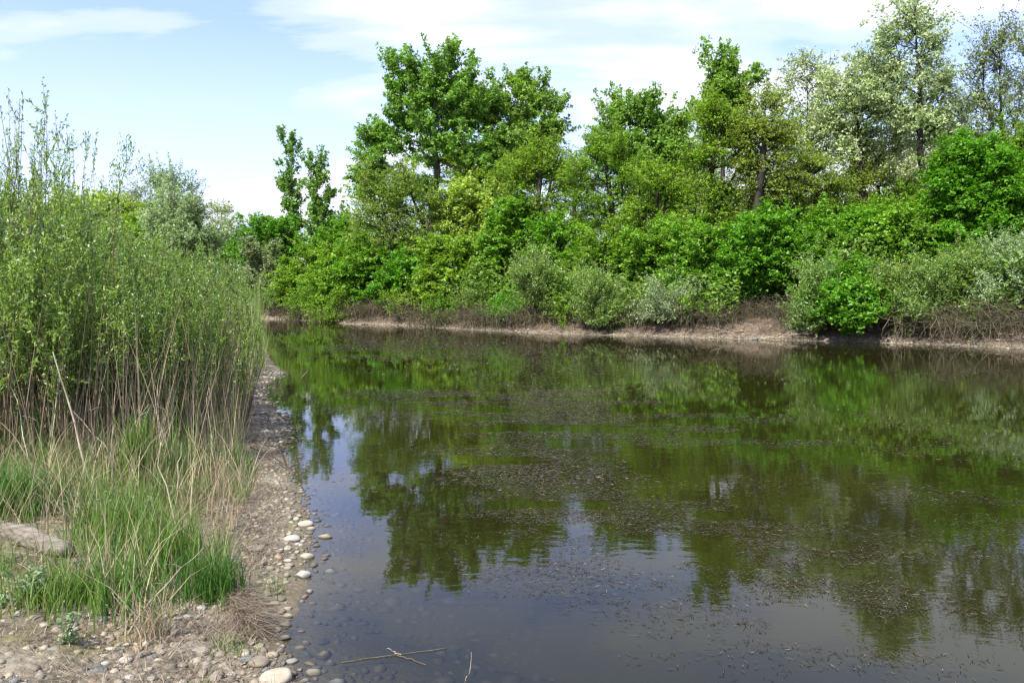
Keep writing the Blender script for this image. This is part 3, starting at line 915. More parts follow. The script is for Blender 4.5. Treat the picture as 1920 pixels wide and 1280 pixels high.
for sd, D, px0, nm, lab, items, nc, lm in LOW:
    if D < 58 and sd < 63 and sd not in (49, 47):
        bp = np.interp(px0, fx, fpy)
        jr = np.random.default_rng(sd)
        items = items + [(px0 + jr.uniform(-15, 15), bp - 66 - jr.uniform(0, 20), 50, 28, -0.9), (px0 + jr.uniform(-40, 40), bp - 45 - jr.uniform(0, 15), 34, 18, -1.4)]
        nc = int(nc * 1.15)
        if px0 == 1440:
            items = items[:-2]
        if 600 < px0 < 1010:
            items = items[:-2] + [(px0, bp - 92, 46, 24, -0.5)]
    tree_px(nm, lab, 'tree' if nm != 'elm_tree' or D < 40 else 'tree', sd, D, px0, items, nc, 46, lm, 'bark_dark',
            leaf=(0.21, 0.155) if D > 38 else (0.17, 0.125), spread=0.40 if D > 38 else 0.31, flat=0.45 if lm != 'yellow' else .7,
            r_tip=0.010, up=0.8)


# ---- willow bushes standing on the far waterline
def px_bush(name, lab, seed, D, px0, items, nc, lm, leaf=(0.13, 0.04), per=44, spread=0.20, group=None):
    return tree_px(name, lab, 'bush', seed, D, px0, items, nc, per, lm, 'scrub', leaf=leaf, spread=spread, flat=0.9, r_tip=0.007, up=0.3, group=group)


px_bush('willow_bush', 'pale green willow bush with bare twigs on top, at mid bank', 70, 34.5, 1000, [(1000, 515, 36, 34), (1010, 550, 34, 24)], 120, 'willow')
px_bush('willow_bush', 'pale green willow bush leaning over the water, second from mid bank', 71, 32.5, 1122, [(1115, 545, 32, 30), (1130, 585, 38, 26)], 120, 'willow')
px_bush('willow_bush', 'round silvery willow bush standing alone in the dead scrub', 72, 31.5, 1252, [(1255, 565, 30, 30), (1235, 590, 34, 20)], 120, 'silver')
px_bush('willow_bush', 'yellowish willow bush at the left end of the right hand willow row', 73, 28.5, 1530, [(1530, 530, 24, 34), (1520, 580, 24, 34)], 80, 'willow')
px_bush('willow_bush', 'grey green willow bush in the right hand row below the yellow green round tree', 74, 27.8, 1665, [(1660, 540, 36, 34), (1640, 585, 34, 26)], 120, 'willow')
px_bush('willow_bush', 'wide willow bush in the right hand row left of the tiered maple', 75, 27.2, 1735, [(1740, 530, 36, 36), (1720, 580, 40, 26)], 130, 'willow')
px_bush('willow_bush', 'tall yellowish green willow bush below the tiered maple', 76, 27.0, 1815, [(1815, 505, 30, 36), (1825, 560, 44, 34)], 140, 'willow')
px_bush('willow_bush', 'large silvery willow bush at the right edge of the far bank', 77, 26.2, 1900, [(1905, 490, 34, 44), (1885, 540, 44, 36), (1920, 580, 44, 30)], 190, 'silver')
px_bush('willow_bush', 'silvery willow bush just outside the right edge', 78, 25.5, 2000, [(2000, 500, 50, 50), (1990, 570, 60, 40)], 140, 'silver')
px_bush('willow_bush', 'pale willow bush low on the bank under the olive drooping locust', 79, 38.5, 900, [(905, 560, 24, 20), (880, 575, 24, 14)], 50, 'willow')
SMALL = [(640, 'small green bush at the foot of the mud slope', 'lime'), (760, 'small olive bush in the scrub below the deep green bush', 'locust'),
         (830, 'low green bush beside the pale willow under the drooping locust', 'lime'), (950, 'low green bush left of the pale mid bank willow', 'maple'),
         (1060, 'low green bush between the two pale mid bank willows', 'lime'), (1085, 'small pale willow bush hidden between the mid bank willows', 'willow'),
         (1175, 'low yellow green bush left of the round silvery willow', 'lime'), (1205, 'small pale willow bush just left of the round silvery willow', 'willow'),
         (1300, 'low green bush right of the round silvery willow', 'lime'), (1345, 'small olive bush left of the dark hollow', 'willow'),
         (1508, 'small olive willow bush at the right side of the dark hollow', 'willow'), (1615, 'low grey green bush right of the bright low bush', 'willow'),
         (1700, 'low green bush between two willows of the right hand row', 'lime'), (1775, 'low grey green bush left of the tall yellowish willow', 'willow'),
         (1855, 'low green bush right of the tall yellowish willow', 'lime'), (520, 'low green bush at the far left end of the waterline', 'willow'),
         (575, 'second low green bush at the far left end of the waterline', 'lime')]
for i_, (p_, lab_, lm_) in enumerate(SMALL):
    bp_ = np.interp(p_, fx, fpy); D_ = np.interp(p_, fx, fD) + 1.5
    q_ = np.random.default_rng(1200 + i_)
    px_bush('bank_bush', lab_, 1200 + i_, D_, p_, [(p_, bp_ - 42 - q_.uniform(0, 18), q_.uniform(18, 28), q_.uniform(18, 26)), (p_ + q_.uniform(-22, 22), bp_ - 28, 20, 14)],
            46, lm_, leaf=(0.13, 0.045) if lm_ in ('willow', 'silver') else (0.13, 0.09))
# ---- crowns seen over the thicket on the left
tree_px('willow_tree', 'silvery white willow rising behind the left thicket', 'tree', 80, 30, 350,
        [(345, 400, 48, 30), (320, 430, 44, 30), (365, 450, 44, 40), (320, 480, 44, 40)], 190, 48, 'silver', 'bark_grey', leaf=(0.16, 0.06), spread=0.26, flat=.9)
tree_px('willow_tree', 'grey green willow with feathery upright top above the silvery one', 'tree', 81, 38, 325,
        [(305, 330, 18, 18), (332, 345, 22, 26), (358, 362, 12, 16), (300, 372, 22, 20), (335, 385, 34, 20)], 60, 30, 'silver', 'bark_grey', leaf=(0.18, 0.06), spread=0.26, flat=1.0)
tree_px('elm_tree', 'yellowish round tree top over the left thicket', 'tree', 82, 36, 190,
        [(190, 385, 56, 22), (140, 400, 40, 24), (235, 400, 30, 24), (190, 430, 60, 20)], 120, 42, 'yellow', 'bark_grey', leaf=(0.20, 0.13), spread=0.30, flat=.6)
tree_px('elm_tree', 'small olive bush top beside the silvery white willow', 'tree', 83, 34, 290,
        [(290, 410, 18, 16), (285, 440, 30, 24)], 50, 42, 'locust', 'bark_grey', leaf=(0.18, 0.13), spread=0.27, flat=.6)
tree_px('ash_tree', 'hazy grey twiggy tree between the yellowish top and the feathery willow', 'tree', 84, 60, 255,
        [(250, 385, 30, 20), (270, 400, 30, 24), (225, 400, 30, 24)], 60, 18, 'greytree', 'bark_grey', leaf=(0.20, 0.12), spread=0.35, bare=30)
tree_px('ash_tree', 'brownish twiggy tree at the end of the pond left of the green domes', 'tree', 85, 70, 412,
        [(410, 410, 24, 20), (425, 425, 24, 20), (395, 425, 22, 20)], 50, 16, 'locust_brown', 'bark_grey', leaf=(0.2, 0.12), spread=0.35, bare=26)

# ---- distant wood behind everything (one mass)
rng = np.random.default_rng(900)
n = 150000
px = rng.uniform(-700, 2900, n)
D = rng.uniform(62, 120, n)
X = at(px, D)
topz = np.where(px < 640, 7.0, np.where(px < 1300, 10.5, 9.8)) * (0.68 + 0.55 * fbm(X * 0.13, D * 0.13, 77))
topz = np.where(px < 480, topz * 0.72, topz)
Z = topz * rng.uniform(0, 1, n) ** 0.55 + 1.0
g = fbm(X * 0.35, Z * 0.35, 91) + 0.25 * rng.uniform(-1, 1, n)
k = g > 0.42
P = np.stack([X[k], D[k], Z[k]], 1)
v = tri_leaves(rng, P, 0.32, 0.26, 0.7)
o = link('distant_wood', leaf_mesh('distant_wood', v, M['farwood'], rng, 3), kind='stuff')
o['label'] = 'distant green wood filling the gaps behind the trees of the far bank'
o['category'] = 'wood'
# undergrowth on the far bank (dark, shaded leaves between the trunks)
n = 70000
px = rng.uniform(380, 2300, n)
off = 1.1 + 7.5 * rng.uniform(0, 1, n) ** 1.3 + np.where((px > 625) & (px < 775), 1.8, 0) + np.where((px >= 775) & (px < 1010), .9, 0) + np.where((px > 1385) & (px < 1500), 2.8, 0)
fx = np.array([p[0] for p in far_px]); fD = np.array([p[1] for p in far_pts])
bD = np.interp(px, fx, fD) + off
X = at(px, bD)
gzz, _, _ = terrain(X, bD)
top = 0.6 + 4.2 * np.clip(fbm(X * .6, bD * .6, 14) - .15, 0, 1) ** 1.2
Z = gzz + top * rng.uniform(0.05, 1, n) ** 0.7
v = tri_leaves(rng, np.stack([X, bD, Z], 1), 0.17, 0.12, 0.8)
o = link('undergrowth', leaf_mesh('undergrowth', v, M['farwood'], rng, 3), kind='stuff')
o['label'] = 'low leafy undergrowth under the trees of the far bank'
o['category'] = 'undergrowth'


# ------------------------------------------------------------------ dead scrub on the far bank
def arcs(rng, n, reach, height, rad, base_r=0.4, k=5, droop=0.5, dirv=None):
    a = rng.uniform(0, 2 * math.pi, n)
    b = np.stack([rng.normal(size=n) * base_r, rng.normal(size=n) * base_r, np.full(n, -0.05)], 1)
    out = np.stack([np.cos(a), np.sin(a), np.zeros(n)], 1)
    if dirv is not None:
        out = unit(out * 0.8 + np.array(dirv))
    rr = reach * rng.uniform(0.3, 1.1, n); hh = height * rng.uniform(0.4, 1.1, n)
    t = np.linspace(0, 1, k)[None, :, None]
    P = b[:, None, :] + out[:, None, :] * rr[:, None, None] * t ** 1.4
    P[..., 2] += (hh[:, None] * (t[..., 0] * (1 + droop) - droop * t[..., 0] ** 2.4))
    P += rng.normal(size=P.shape) * 0.03 * t
    Rr = rad * rng.uniform(0.5, 1.2, n)[:, None] * (1 - 0.8 * t[..., 0])
    return P, Rr


scrub_meshes = []
for s in range(4):
    rng = np.random.default_rng(200 + s)
    P, Rr = arcs(rng, 130, 1.3, 0.75, 0.011, 0.55, 6, 1.3, (rng.uniform(-.6, .6), -0.5, 0))
    P2, R2 = arcs(rng, 45, 0.9, 1.1, 0.009, 0.6, 6, 0.5)
    P = P + rng.normal(size=P.shape) * 0.05; P2 = P2 + rng.normal(size=P2.shape) * 0.06
    scrub_meshes.append(tube_mesh('scrub_%d' % s, [(P, Rr, 3), (P2, R2, 3)], M['scrub'], rng))
rng = np.random.default_rng(222)
npx = list(np.linspace(505, 1990, 64) + rng.normal(size=64) * 6)
for k, p in enumerate(npx):
    bd = np.interp(p, fx, fD) + rng.uniform(1.0, 2.2)
    x = at(p, bd)
    zn = ('at the far left end of the pond' if p < 660 else 'at the foot of the brown mud slope' if p < 800 else 'below the yellowish domed willow' if p < 960 else
          'between the pale mid bank willows' if p < 1180 else 'round the silvery round willow bush' if p < 1340 else 'in front of the dark hollow' if p < 1500 else
          'below the right hand row of willow bushes')
    o = thing('dry_scrub', 'brown leafless scrub arching over the far bank ' + zn, 'dry scrub',
              (x, bd, gz_at(x, bd) - 0.03), rng.uniform(-0.5, 0.5), 'dead scrub ' + zn, scrub_meshes[k % 4])
    s = 0.45 + 0.75 * rng.uniform() ** 1.5
    if 640 < p < 775 or (620 < p < 1000 and rng.uniform() < .45):
        continue
    if 1380 < p < 1480:
        s *= 0.7
    if 775 < p < 1010:
        s = max(s, .8) * 1.15
    o.scale = (s * 1.15, s, s)

# washed up twigs and rubble on the far bank
rng = np.random.default_rng(260)
n = 6500
p_ = rng.uniform(500, 2100, n); off_ = rng.uniform(0.02, 1.5, n) ** 1.2
Dd = np.interp(p_, fx, fD) + off_; Xd = at(p_, Dd)
zd, dd_, _w = terrain(Xd, Dd)
a_ = rng.uniform(0, 6.28, n); l_ = rng.uniform(.15, .7, n)
V_, q_, t_ = ribbons(rng, np.stack([Xd, Dd, zd + .02], 1), np.stack([np.cos(a_) * l_, np.sin(a_) * l_ * .5, rng.uniform(-.05, .22, n)], 1), np.full(n, .022), 2, .4)
o = link('bank_litter', mesh_np('bank_litter', V_, q_, np.full(len(q_), 4), M['drybrown'], tint=t_), kind='stuff')
o['label'] = 'dead twigs and rushes washed up on the mud of the far bank'; o['category'] = 'litter'


# dead branches lying on the far bank
def branch(name, lab, seed, x, y, z, length, rad, direc, ntw=6, mat='reedstalk', grp=None):
    rng = np.random.default_rng(seed)
    d = unit(np.array(direc, float))
    t = np.linspace(0, 1, 8)[:, None]
    main = d * length * t + np.cumsum(rng.normal(size=(8, 3)) * length * 0.02, 0)
    parts = [(main[None], (rad * (1 - 0.75 * t[:, 0]))[None], 6)]
    tw = []
    for j in range(ntw):
        i = rng.integers(2, 7)
        dd = unit(d + rng.normal(size=3) * 0.6 + np.array([0, 0, 0.25]))
        tt = np.linspace(0, 1, 8)[:, None]
        tw.append(main[i] + dd * length * rng.uniform(.15, .4) * tt + rng.normal(size=(8, 3)) * length * .006)
    if tw:
        tw = np.array(tw)
        parts.append((tw, np.repeat((rad * 0.4 * (1 - 0.8 * t[:, 0]))[None], len(tw), 0), 4))
    return thing(name, lab, 'branch', (x, y, z), 0, grp, tube_mesh(name, parts, M[mat], rng))


def far_branch(lab, seed, p, off, length, direc, rad=0.035, mat='reedstalk', dz=0.05):
    bd = float(np.interp(p, fx, fD)) + off
    x = at(p, bd)
    branch('dead_branch', lab, seed, x, bd, gz_at(x, bd) + dz, length, rad, direc, mat=mat)


far_branch('pale bare branch slanting up out of the scrub beside the pale mid bank willow', 301, 985, 1.2, 1.8, (0.6, 0, 1.0), 0.045)
far_branch('curved pale root on the mud below the dark hollow', 302, 1385, 0.4, 1.2, (-0.9, 0, 0.35), 0.03)
far_branch('long pale branch lying at the waterline right of the dark hollow', 303, 1430, 0.15, 2.0, (1, 0, 0.03), 0.035)
far_branch('dark fallen branch lying into the water at the far left', 304, 590, 0.2, 2.4, (0.9, -0.3, 0.0), 0.05, 'bark_dark')
far_branch('dark fallen branch on the brown mud slope', 305, 655, 0.8, 2.2, (0.7, 0.2, 0.35), 0.05, 'bark_dark')
far_branch('thin grey branch lying on the mud left of the silvery round bush', 306, 1180, 0.3, 1.5, (1, 0, 0.12), 0.03, 'bark_grey')


# ------------------------------------------------------------------ willow thicket of the left bank
def willow_meshes(seed, height, nst, per, leaf, spreadr=0.45, lean=0.35, start=0.25):
    rng = np.random.default_rng(seed)
    a = rng.uniform(0, 2 * math.pi, nst)
    b = np.stack([np.clip(rng.normal(size=nst), -1.4, 1.4) * spreadr, np.clip(rng.normal(size=nst), -1.4, 1.4) * spreadr, np.full(nst, -0.1)], 1)
    out = np.stack([np.cos(a), np.sin(a), np.zeros(nst)], 1) * (lean * rng.uniform(0.1, 1.1, nst))[:, None] * height
    hh = height * rng.uniform(0.62, 1.02, nst)
    t = np.linspace(0, 1, 7)[None, :, None]
    P = b[:, None, :] + out[:, None, :] * t ** 1.3
    P[..., 2] += hh[:, None] * t[..., 0]
    P += rng.normal(size=P.shape) * 0.035 * t
    Rr = (0.009 * (0.6 + 0.7 * rng.uniform(0, 1, nst)))[:, None] * (1 - 0.85 * t[..., 0])
    # side twigs
    m = nst * 7
    si = rng.integers(0, nst, m); tt = rng.uniform(start, 0.95, m)
    f = tt * 6; i0 = np.minimum(f.astype(int), 5); fr = (f - i0)[:, None]
    S = P[si, i0] * (1 - fr) + P[si, i0 + 1] * fr
    ax = unit(P[si, i0 + 1] - P[si, i0])
    dd = unit(ax * 1.0 + rng.normal(size=(m, 3)) * 0.55)
    ln = (height * 0.20 * (1.15 - tt) + 0.10) * rng.uniform(0.6, 1.3, m)
    u = np.linspace(0, 1, 3)[None, :, None]
    T = S[:, None, :] + dd[:, None, :] * ln[:, None, None] * u
    T[..., 2] += (u[..., 0] ** 2) * 0.06
    TR_ = np.full((m, 3), 0.0035) * (1 - 0.7 * u[0, :, 0])[None]
    wood = tube_mesh('willow_stems', [(P, Rr, 4), (T, TR_, 3)], M['twig'], rng)
    # leaves along twigs and stem tops
    nl = m * per
    ti = np.repeat(np.arange(m), per); uu = rng.uniform(0.05, 1.05, nl)[:, None]
    Lp = S[ti] + dd[ti] * ln[ti][:, None] * uu
    Lp[:, 2] += (uu[:, 0] ** 2) * 0.06
    al = unit(dd[ti] + 0.5 * rng.normal(size=(nl, 3)))
    ns = nst * per * 3
    ki = rng.integers(0, nst, ns); kt = rng.uniform(max(start, .35), 1.0, ns)
    f = kt * 6; i0 = np.minimum(f.astype(int), 5); fr = (f - i0)[:, None]
    Ls = P[ki, i0] * (1 - fr) + P[ki, i0 + 1] * fr
    al2 = unit(unit(P[ki, i0 + 1] - P[ki, i0]) + 0.7 * rng.normal(size=(ns, 3)))
    Lp = np.concatenate([Lp, Ls]); al = np.concatenate([al, al2])
    Lp = Lp + al * leaf[0] * 0.5
    v = leaves(rng, Lp, leaf[0], leaf[1], 0.25, along=al * 2.5)
    return wood, v, rng


WB = []
for k in range(5):
    w_, v, rg = willow_meshes(400 + k, 2.0, 20, 25, (0.048, 0.0150), 0.34, 0.30, 0.36)
    WB.append((w_, leaf_mesh('willow_leaves_%d' % k, v, M['willow'], rg), 2.0))
WS = []
for k in range(2):
    w_, v, rg = willow_meshes(420 + k, 2.0, 20, 23, (0.050, 0.0165), 0.34, 0.30, 0.36)
    WS.append((w_, leaf_mesh('silver_willow_leaves_%d' % k, v, M['silver'], rg), 2.0))


def put_willow(tpl, x, y, h, rz, lab, grp=None, sx=None, name='willow_bush'):
    w_, l_, h0 = tpl
    r = thing(name, lab, 'bush', (x, y, gz_at(x, y) - 0.02), rz, grp)
    s = h / h0
    r.scale = (sx or max(0.85, s * 0.9), sx or max(0.85, s * 0.9), s)
    link('stems', w_, r); link('foliage', l_, r)
    return r


rng = np.random.default_rng(77)
ytop_x = [-300, 0, 60, 130, 200, 300, 380, 430, 460, 500]
ytop_y = [300, 330, 345, 372, 385, 402, 440, 505, 545, 585]
Lp_arr = np.array(left_pts)
spots = []
# rows from front to back; keep a margin from the water
for y in np.concatenate([np.arange(6.2, 14, 0.62), np.arange(14, 24, 1.0), np.arange(24, 44, 1.9)]):
    shore_x = np.interp(y, Lp_arr[:, 1], Lp_arr[:, 0])
    marg = np.interp(y, [6, 9, 11, 14, 20, 30], [.70, .85, 1.12, 1.5, 1.6, 1.4])
    xl = at(-140, y)
    x = shore_x - marg - rng.uniform(0, 0.15)
    stepx = 0.62 if y < 14 else (0.85 if y < 24 else 1.5)
    rows = 0
    while x > xl and rows < 8:
        spots.append((x + rng.normal() * 0.12, y + rng.normal() * 0.16, rows))
        x -= stepx; rows += 1
GRP = 'willow bushes crowded together in the thicket on the left bank'
nw = 0
for (x, y, row) in spots:
    p = 960 + x / y * F
    # front line: tall grass and reeds first
    if y < np.interp(p, [-200, 0, 250, 400, 470], [6.3, 6.5, 7.0, 7.9, 9.2]):
        continue
    yt = np.interp(p, ytop_x, ytop_y)
    h = EYE + (548 - yt) * y / F - 0.35
    h = min(h, 3.0 if row > 2 else 2.5)
    h = max(h, 1.15) * rng.uniform(0.86, 1.06)
    if p < 470 and y < 20:
        h = max(h, 1.5)
    silver = rng.uniform() < (0.14 if y < 14 else 0.22)
    tpl = (WS[rng.integers(0, 2)] if silver else WB[rng.integers(0, 5)])
    if y > 24:
        zone = 'at the far end of the left thicket beyond the reeds'
    elif row == 0 and y > 12:
        zone = 'on the water side of the thicket behind the stony point'
    elif row == 0:
        zone = 'overhanging the gravel on the water side of the left thicket'
    elif p < 160 and y < 12:
        zone = 'below the tall saplings at the left edge'
    elif y < 9.5:
        zone = 'in the front line of the thicket behind the grass'
    elif p < 300:
        zone = 'deep in the thicket in front of the yellowish tree top'
    else:
        zone = 'deep in the thicket in front of the silvery white willow'
    lab = ('silver leaved' if silver else 'green narrow leaved') + ' willow bush ' + zone
    put_willow(tpl, x, y, h, rng.uniform(0, 6.28), lab, ('silver' if silver else 'green') + ' willow bushes ' + zone, sx=0.72 if row == 0 else None)
    nw += 1
print('willows', nw)

# tall saplings at the left edge
w_, v, rg = willow_meshes(450, 3.0, 19, 24, (0.050, 0.0145), 0.22, 0.16, 0.3)
TALL = (w_, leaf_mesh('tall_willow_leaves', v, M['willow'], rg), 3.0)
w_, v, rg = willow_meshes(451, 3.0, 17, 24, (0.050, 0.0145), 0.22, 0.20, 0.3)
TALL2 = (w_, leaf_mesh('tall_willow_leaves_b', v, M['silver'], rg), 3.0)
for px_, D_, yt, lab, tp in [(-5, 7.6, 125, 'tallest willow sapling at the left edge reaching into the sky', TALL),
                             (52, 8.4, 175, 'tall feathery willow sapling second from the left edge', TALL2),
                             (105, 9.0, 235, 'feathery willow sapling third from the left edge', TALL),
                             (28, 8.9, 200, 'willow sapling between the two tallest at the left edge', TALL),
                             (78, 9.4, 245, 'slim willow sapling behind the second and third from the left edge', TALL),
                             (-70, 7.2, 90, 'willow sapling just outside the left edge', TALL2),
                             (150, 9.6, 320, 'short willow sapling right of the tall ones at the left edge', TALL2)]:
    x = at(px_, D_)
    g0 = gz_at(x, D_)
    put_willow(tp, x, D_, hgt(yt, D_) - g0, px_ * 1.7, lab, sx=0.9, name='willow_sapling')

# the lone sprig above the thicket
rng = np.random.default_rng(470)
D_ = 7.9
A = np.array([at(215, D_), D_, gz_at(at(215, D_), D_)])
pts = [(214, 560), (216, 470), (222, 400), (232, 350), (246, 305), (263, 268)]
main = np.array([[A[0], D_, A[2] - .05]] + [[at(a, D_ + .1), D_ + .1, hgt(b, D_)] for a, b in pts]) - A
side = []
for (a, b), (c, d) in [((222, 400), (206, 325)), ((222, 400), (212, 345)), ((232, 350), (222, 300)), ((246, 305), (252, 262)), ((240, 330), (262, 300))]:
    s0 = np.array([at(a, D_), D_, hgt(b, D_)]) - A; s1 = np.array([at(c, D_), D_ + rng.normal() * .1, hgt(d, D_)]) - A
    side.append(np.array([s0 + (s1 - s0) * q for q in np.linspace(0, 1, 7)]))
side = np.array(side)
spr = thing('willow_sprig', 'lone reddish willow shoot sticking up into the sky above the thicket', 'shoot', tuple(A))
link('stems', tube_mesh('sprig_stem', [(main[None], np.linspace(.009, .002, 7)[None], 4), (side, np.repeat(np.linspace(.004, .0015, 7)[None], 5, 0), 3)], M['twig'], rng), spr)
allp = np.concatenate([main[3:]] + [s for s in side])
i = rng.integers(0, len(allp) - 1, 420)
Lp = allp[i] + rng.normal(size=(420, 3)) * 0.035
link('foliage', leaf_mesh('sprig_leaves', leaves(rng, Lp, 0.045, 0.014, 0.2, along=np.repeat([[0.3, 0, 1.5]], 420, 0)), M['willow'], rng), spr)


# ------------------------------------------------------------------ grass, reeds, litter of the left bank
def in_px_poly(px, py, poly):
    c = np.zeros(len(px), bool)
    for (x0, y0), (x1, y1) in zip(poly, poly[1:] + poly[:1]):
        cond = (y0 > py) != (y1 > py)
        c ^= cond & (px < x0 + (py - y0) * (x1 - x0) / ((y1 - y0) or 1e-9))
    return c


def scatter(rng, poly, n, dens=None):
    "points on the bank inside an outline given in image measures, uniform over the real ground"
    pw = [ground(a, b, 0.2) for a, b in poly]
    xs = [p[0] for p in pw]; ys = [p[1] for p in pw]
    X = rng.uniform(min(xs), max(xs), n * 4); Y = rng.uniform(min(ys), max(ys), n * 4)
    ok = in_px_poly(X, Y, pw)
    X, Y = X[ok][:n], Y[ok][:n]
    z, d, w = terrain(X, Y)
    ok = d > 0.05
    return X[ok], Y[ok], z[ok], d[ok]


GPOLY = [(-400, 850), (300, 850), (455, 830), (485, 860), (465, 910), (440, 960), (430, 1010), (420, 1075), (330, 1115), (285, 1160), (230, 1165), (190, 1130), (120, 1120), (60, 1100), (-40, 1120), (-500, 1120)]


def blades(rng, poly, n, hmin, hmax, w, mat, name, kind='stuff', clump=2.4, lean=0.35, label=None, thr=0.42, cseed=5, bend=0.35, cat='grass'):
    X, Y, Z, d = scatter(rng, poly, n)
    c = fbm(X * clump, Y * clump, cseed, 3)
    ok = c + rng.uniform(-.1, .1, len(X)) > thr
    X, Y, Z, c = X[ok], Y[ok], Z[ok], c[ok]
    m = len(X)
    h = rng.uniform(hmin, hmax, m) * (0.55 + 1.0 * np.clip((c - thr) * 3, 0, 1))
    a = rng.uniform(0, 6.28, m)
    off = np.stack([np.cos(a) * h * lean * rng.uniform(0, 1.6, m), np.sin(a) * h * lean * rng.uniform(0, 1.6, m), h], 1)
    V, q, t = ribbons(rng, np.stack([X, Y, Z - 0.02], 1), off, np.full(m, w) * rng.uniform(.6, 1.3, m), 3, bend)
    o = link(name, mesh_np(name, V, q, np.full(len(q), 4), mat, tint=t), kind=kind)
    if label:
        o['label'] = label; o['category'] = cat
    return o


rng = np.random.default_rng(500)
blades(rng, GPOLY, 15000, 0.08, 0.32, 0.006, M['grass'], 'grass', label='green grass growing at the foot of the thicket', thr=0.45)
blades(rng, GPOLY, 7500, 0.12, 0.46, 0.0045, M['dry'], 'dry_grass', label='straw coloured dead grass mixed through the green', thr=0.44, cseed=25, lean=0.6)
blades(rng, GPOLY, 3500, 0.25, 0.5, 0.010, M['grass_dark'], 'sedge', label='dark green broad bladed sedge in patches by the thicket', thr=0.56, cseed=45, clump=1.6, cat='sedge')
TPOLY = [(-400, 640), (300, 650), (462, 690), (476, 730), (462, 800), (440, 865), (330, 895), (200, 915), (0, 905), (-400, 905)]
blades(rng, TPOLY, 7500, 0.35, 1.15, 0.007, M['dry'], 'dry_reeds', label='pale dead reed stems standing among the willows', thr=0.40, cseed=65, lean=0.22, bend=0.15, cat='reeds')
blades(rng, TPOLY, 10000, 0.25, 0.8, 0.007, M['grass'], 'tall_grass', label='tall green grass between the willow stems', thr=0.42, cseed=85, lean=0.2)
blades(rng, TPOLY, 15000, 0.4, 1.25, 0.008, M['drybrown'], 'brown_stems', label='brown leafless stems under the willow thicket', thr=0.24, cseed=95, lean=0.25, bend=0.1, cat='stems')
RPOLY = [(380, 600), (484, 603), (488, 632), (496, 662), (500, 682), (470, 700), (455, 725), (435, 690), (420, 640)]
blades(rng, RPOLY, 3800, 0.6, 1.4, 0.012, M['dry'], 'reed_bed', label='straw coloured reeds at the end of the thicket beside the water', thr=0.36, cseed=105, lean=0.12, bend=0.1, cat='reeds')
blades(rng, RPOLY, 9000, 0.6, 1.45, 0.013, M['willow'], 'green_reeds', label='fresh green reeds at the end of the thicket beside the water', thr=0.36, cseed=115, lean=0.12, bend=0.1, cat='reeds')

# litter: short fibres lying flat on the shore
LPOLY = [(330, 830), (470, 770), (520, 840), (530, 900), (520, 960), (480, 1060), (500, 1130), (420, 1150), (350, 1130), (400, 1000)]
def litter(rng, poly, n, lmin, lmax, mat, name, label, thr=0.4, cs=7, w=0.005, z=0.012, ang=None):
    X, Y, Z, d = scatter(rng, poly, n)
    c = fbm(X * 2.2, Y * 2.2, cs, 3) + rng.uniform(-.08, .08, len(X))
    ok = c > thr
    X, Y, Z = X[ok], Y[ok], Z[ok]
    m = len(X)
    a = rng.uniform(0, 6.28, m) if ang is None else ang + rng.normal(size=m) * 0.5
    l = rng.uniform(lmin, lmax, m)
    off = np.stack([np.cos(a) * l, np.sin(a) * l, rng.uniform(-0.01, 0.05, m)], 1)
    V, q, t = ribbons(rng, np.stack([X, Y, Z + rng.uniform(0.003, z * 2.5, m)], 1), off, np.full(m, w) * rng.uniform(.5, 1.3, m), 3, 0.25)
    o = link(name, mesh_np(name, V, q, np.full(len(q), 4), mat, tint=t), kind='stuff')
    o['label'] = label; o['category'] = 'litter'
litter(rng, LPOLY, 10000, 0.04, 0.16, M['drybrown'], 'dead_litter', 'matted dead brown stems washed up along the shore', thr=0.34)
LP2 = [(-200, 1100), (240, 1150), (420, 1100), (520, 1130), (520, 1280), (-300, 1290)]
litter(rng, LP2, 4200, 0.02, 0.09, M['drybrown'], 'fine_litter', 'scattered brown twig bits on the dry mud in front', thr=0.46, cs=17, w=0.004)
litter(rng, GPOLY, 7000, 0.05, 0.22, M['dry'], 'straw_litter', 'fallen straw under the grass', thr=0.40, cs=27, w=0.004)
LP3 = [(415, 1050), (470, 1060), (500, 1100), (480, 1130), (430, 1110)]
litter(rng, LP3, 1500, 0.10, 0.28, M['drybrown'], 'straw_mat', 'bleached mat of combed dead grass beside the dark green tuft', thr=0.0, w=0.004, z=0.03, ang=-0.9)


# rubble on the far waterline
# tufts that stand out
def tuft(lab, seed, px_, py_, n, h, w, spread, mat, name='grass_tuft', lean=0.5):
    rng = np.random.default_rng(seed)
    x, y = ground(px_, py_, 0.2)
    z = gz_at(x, y)
    b = np.stack([rng.normal(size=n) * spread, rng.normal(size=n) * spread, np.full(n, -0.02)], 1)
    hh = h * rng.uniform(.45, 1.05, n); a = rng.uniform(0, 6.28, n)
    off = np.stack([np.cos(a) * hh * lean * rng.uniform(0, 1.3, n), np.sin(a) * hh * lean * rng.uniform(0, 1.3, n), hh], 1)
    V, q, t = ribbons(rng, b, off, np.full(n, w) * rng.uniform(.6, 1.2, n), 5, 0.6)
    thing(name, lab, 'grass tuft', (x, y, z), 0, None, mesh_np(name, V, q, np.full(len(q), 4), mat, tint=t))


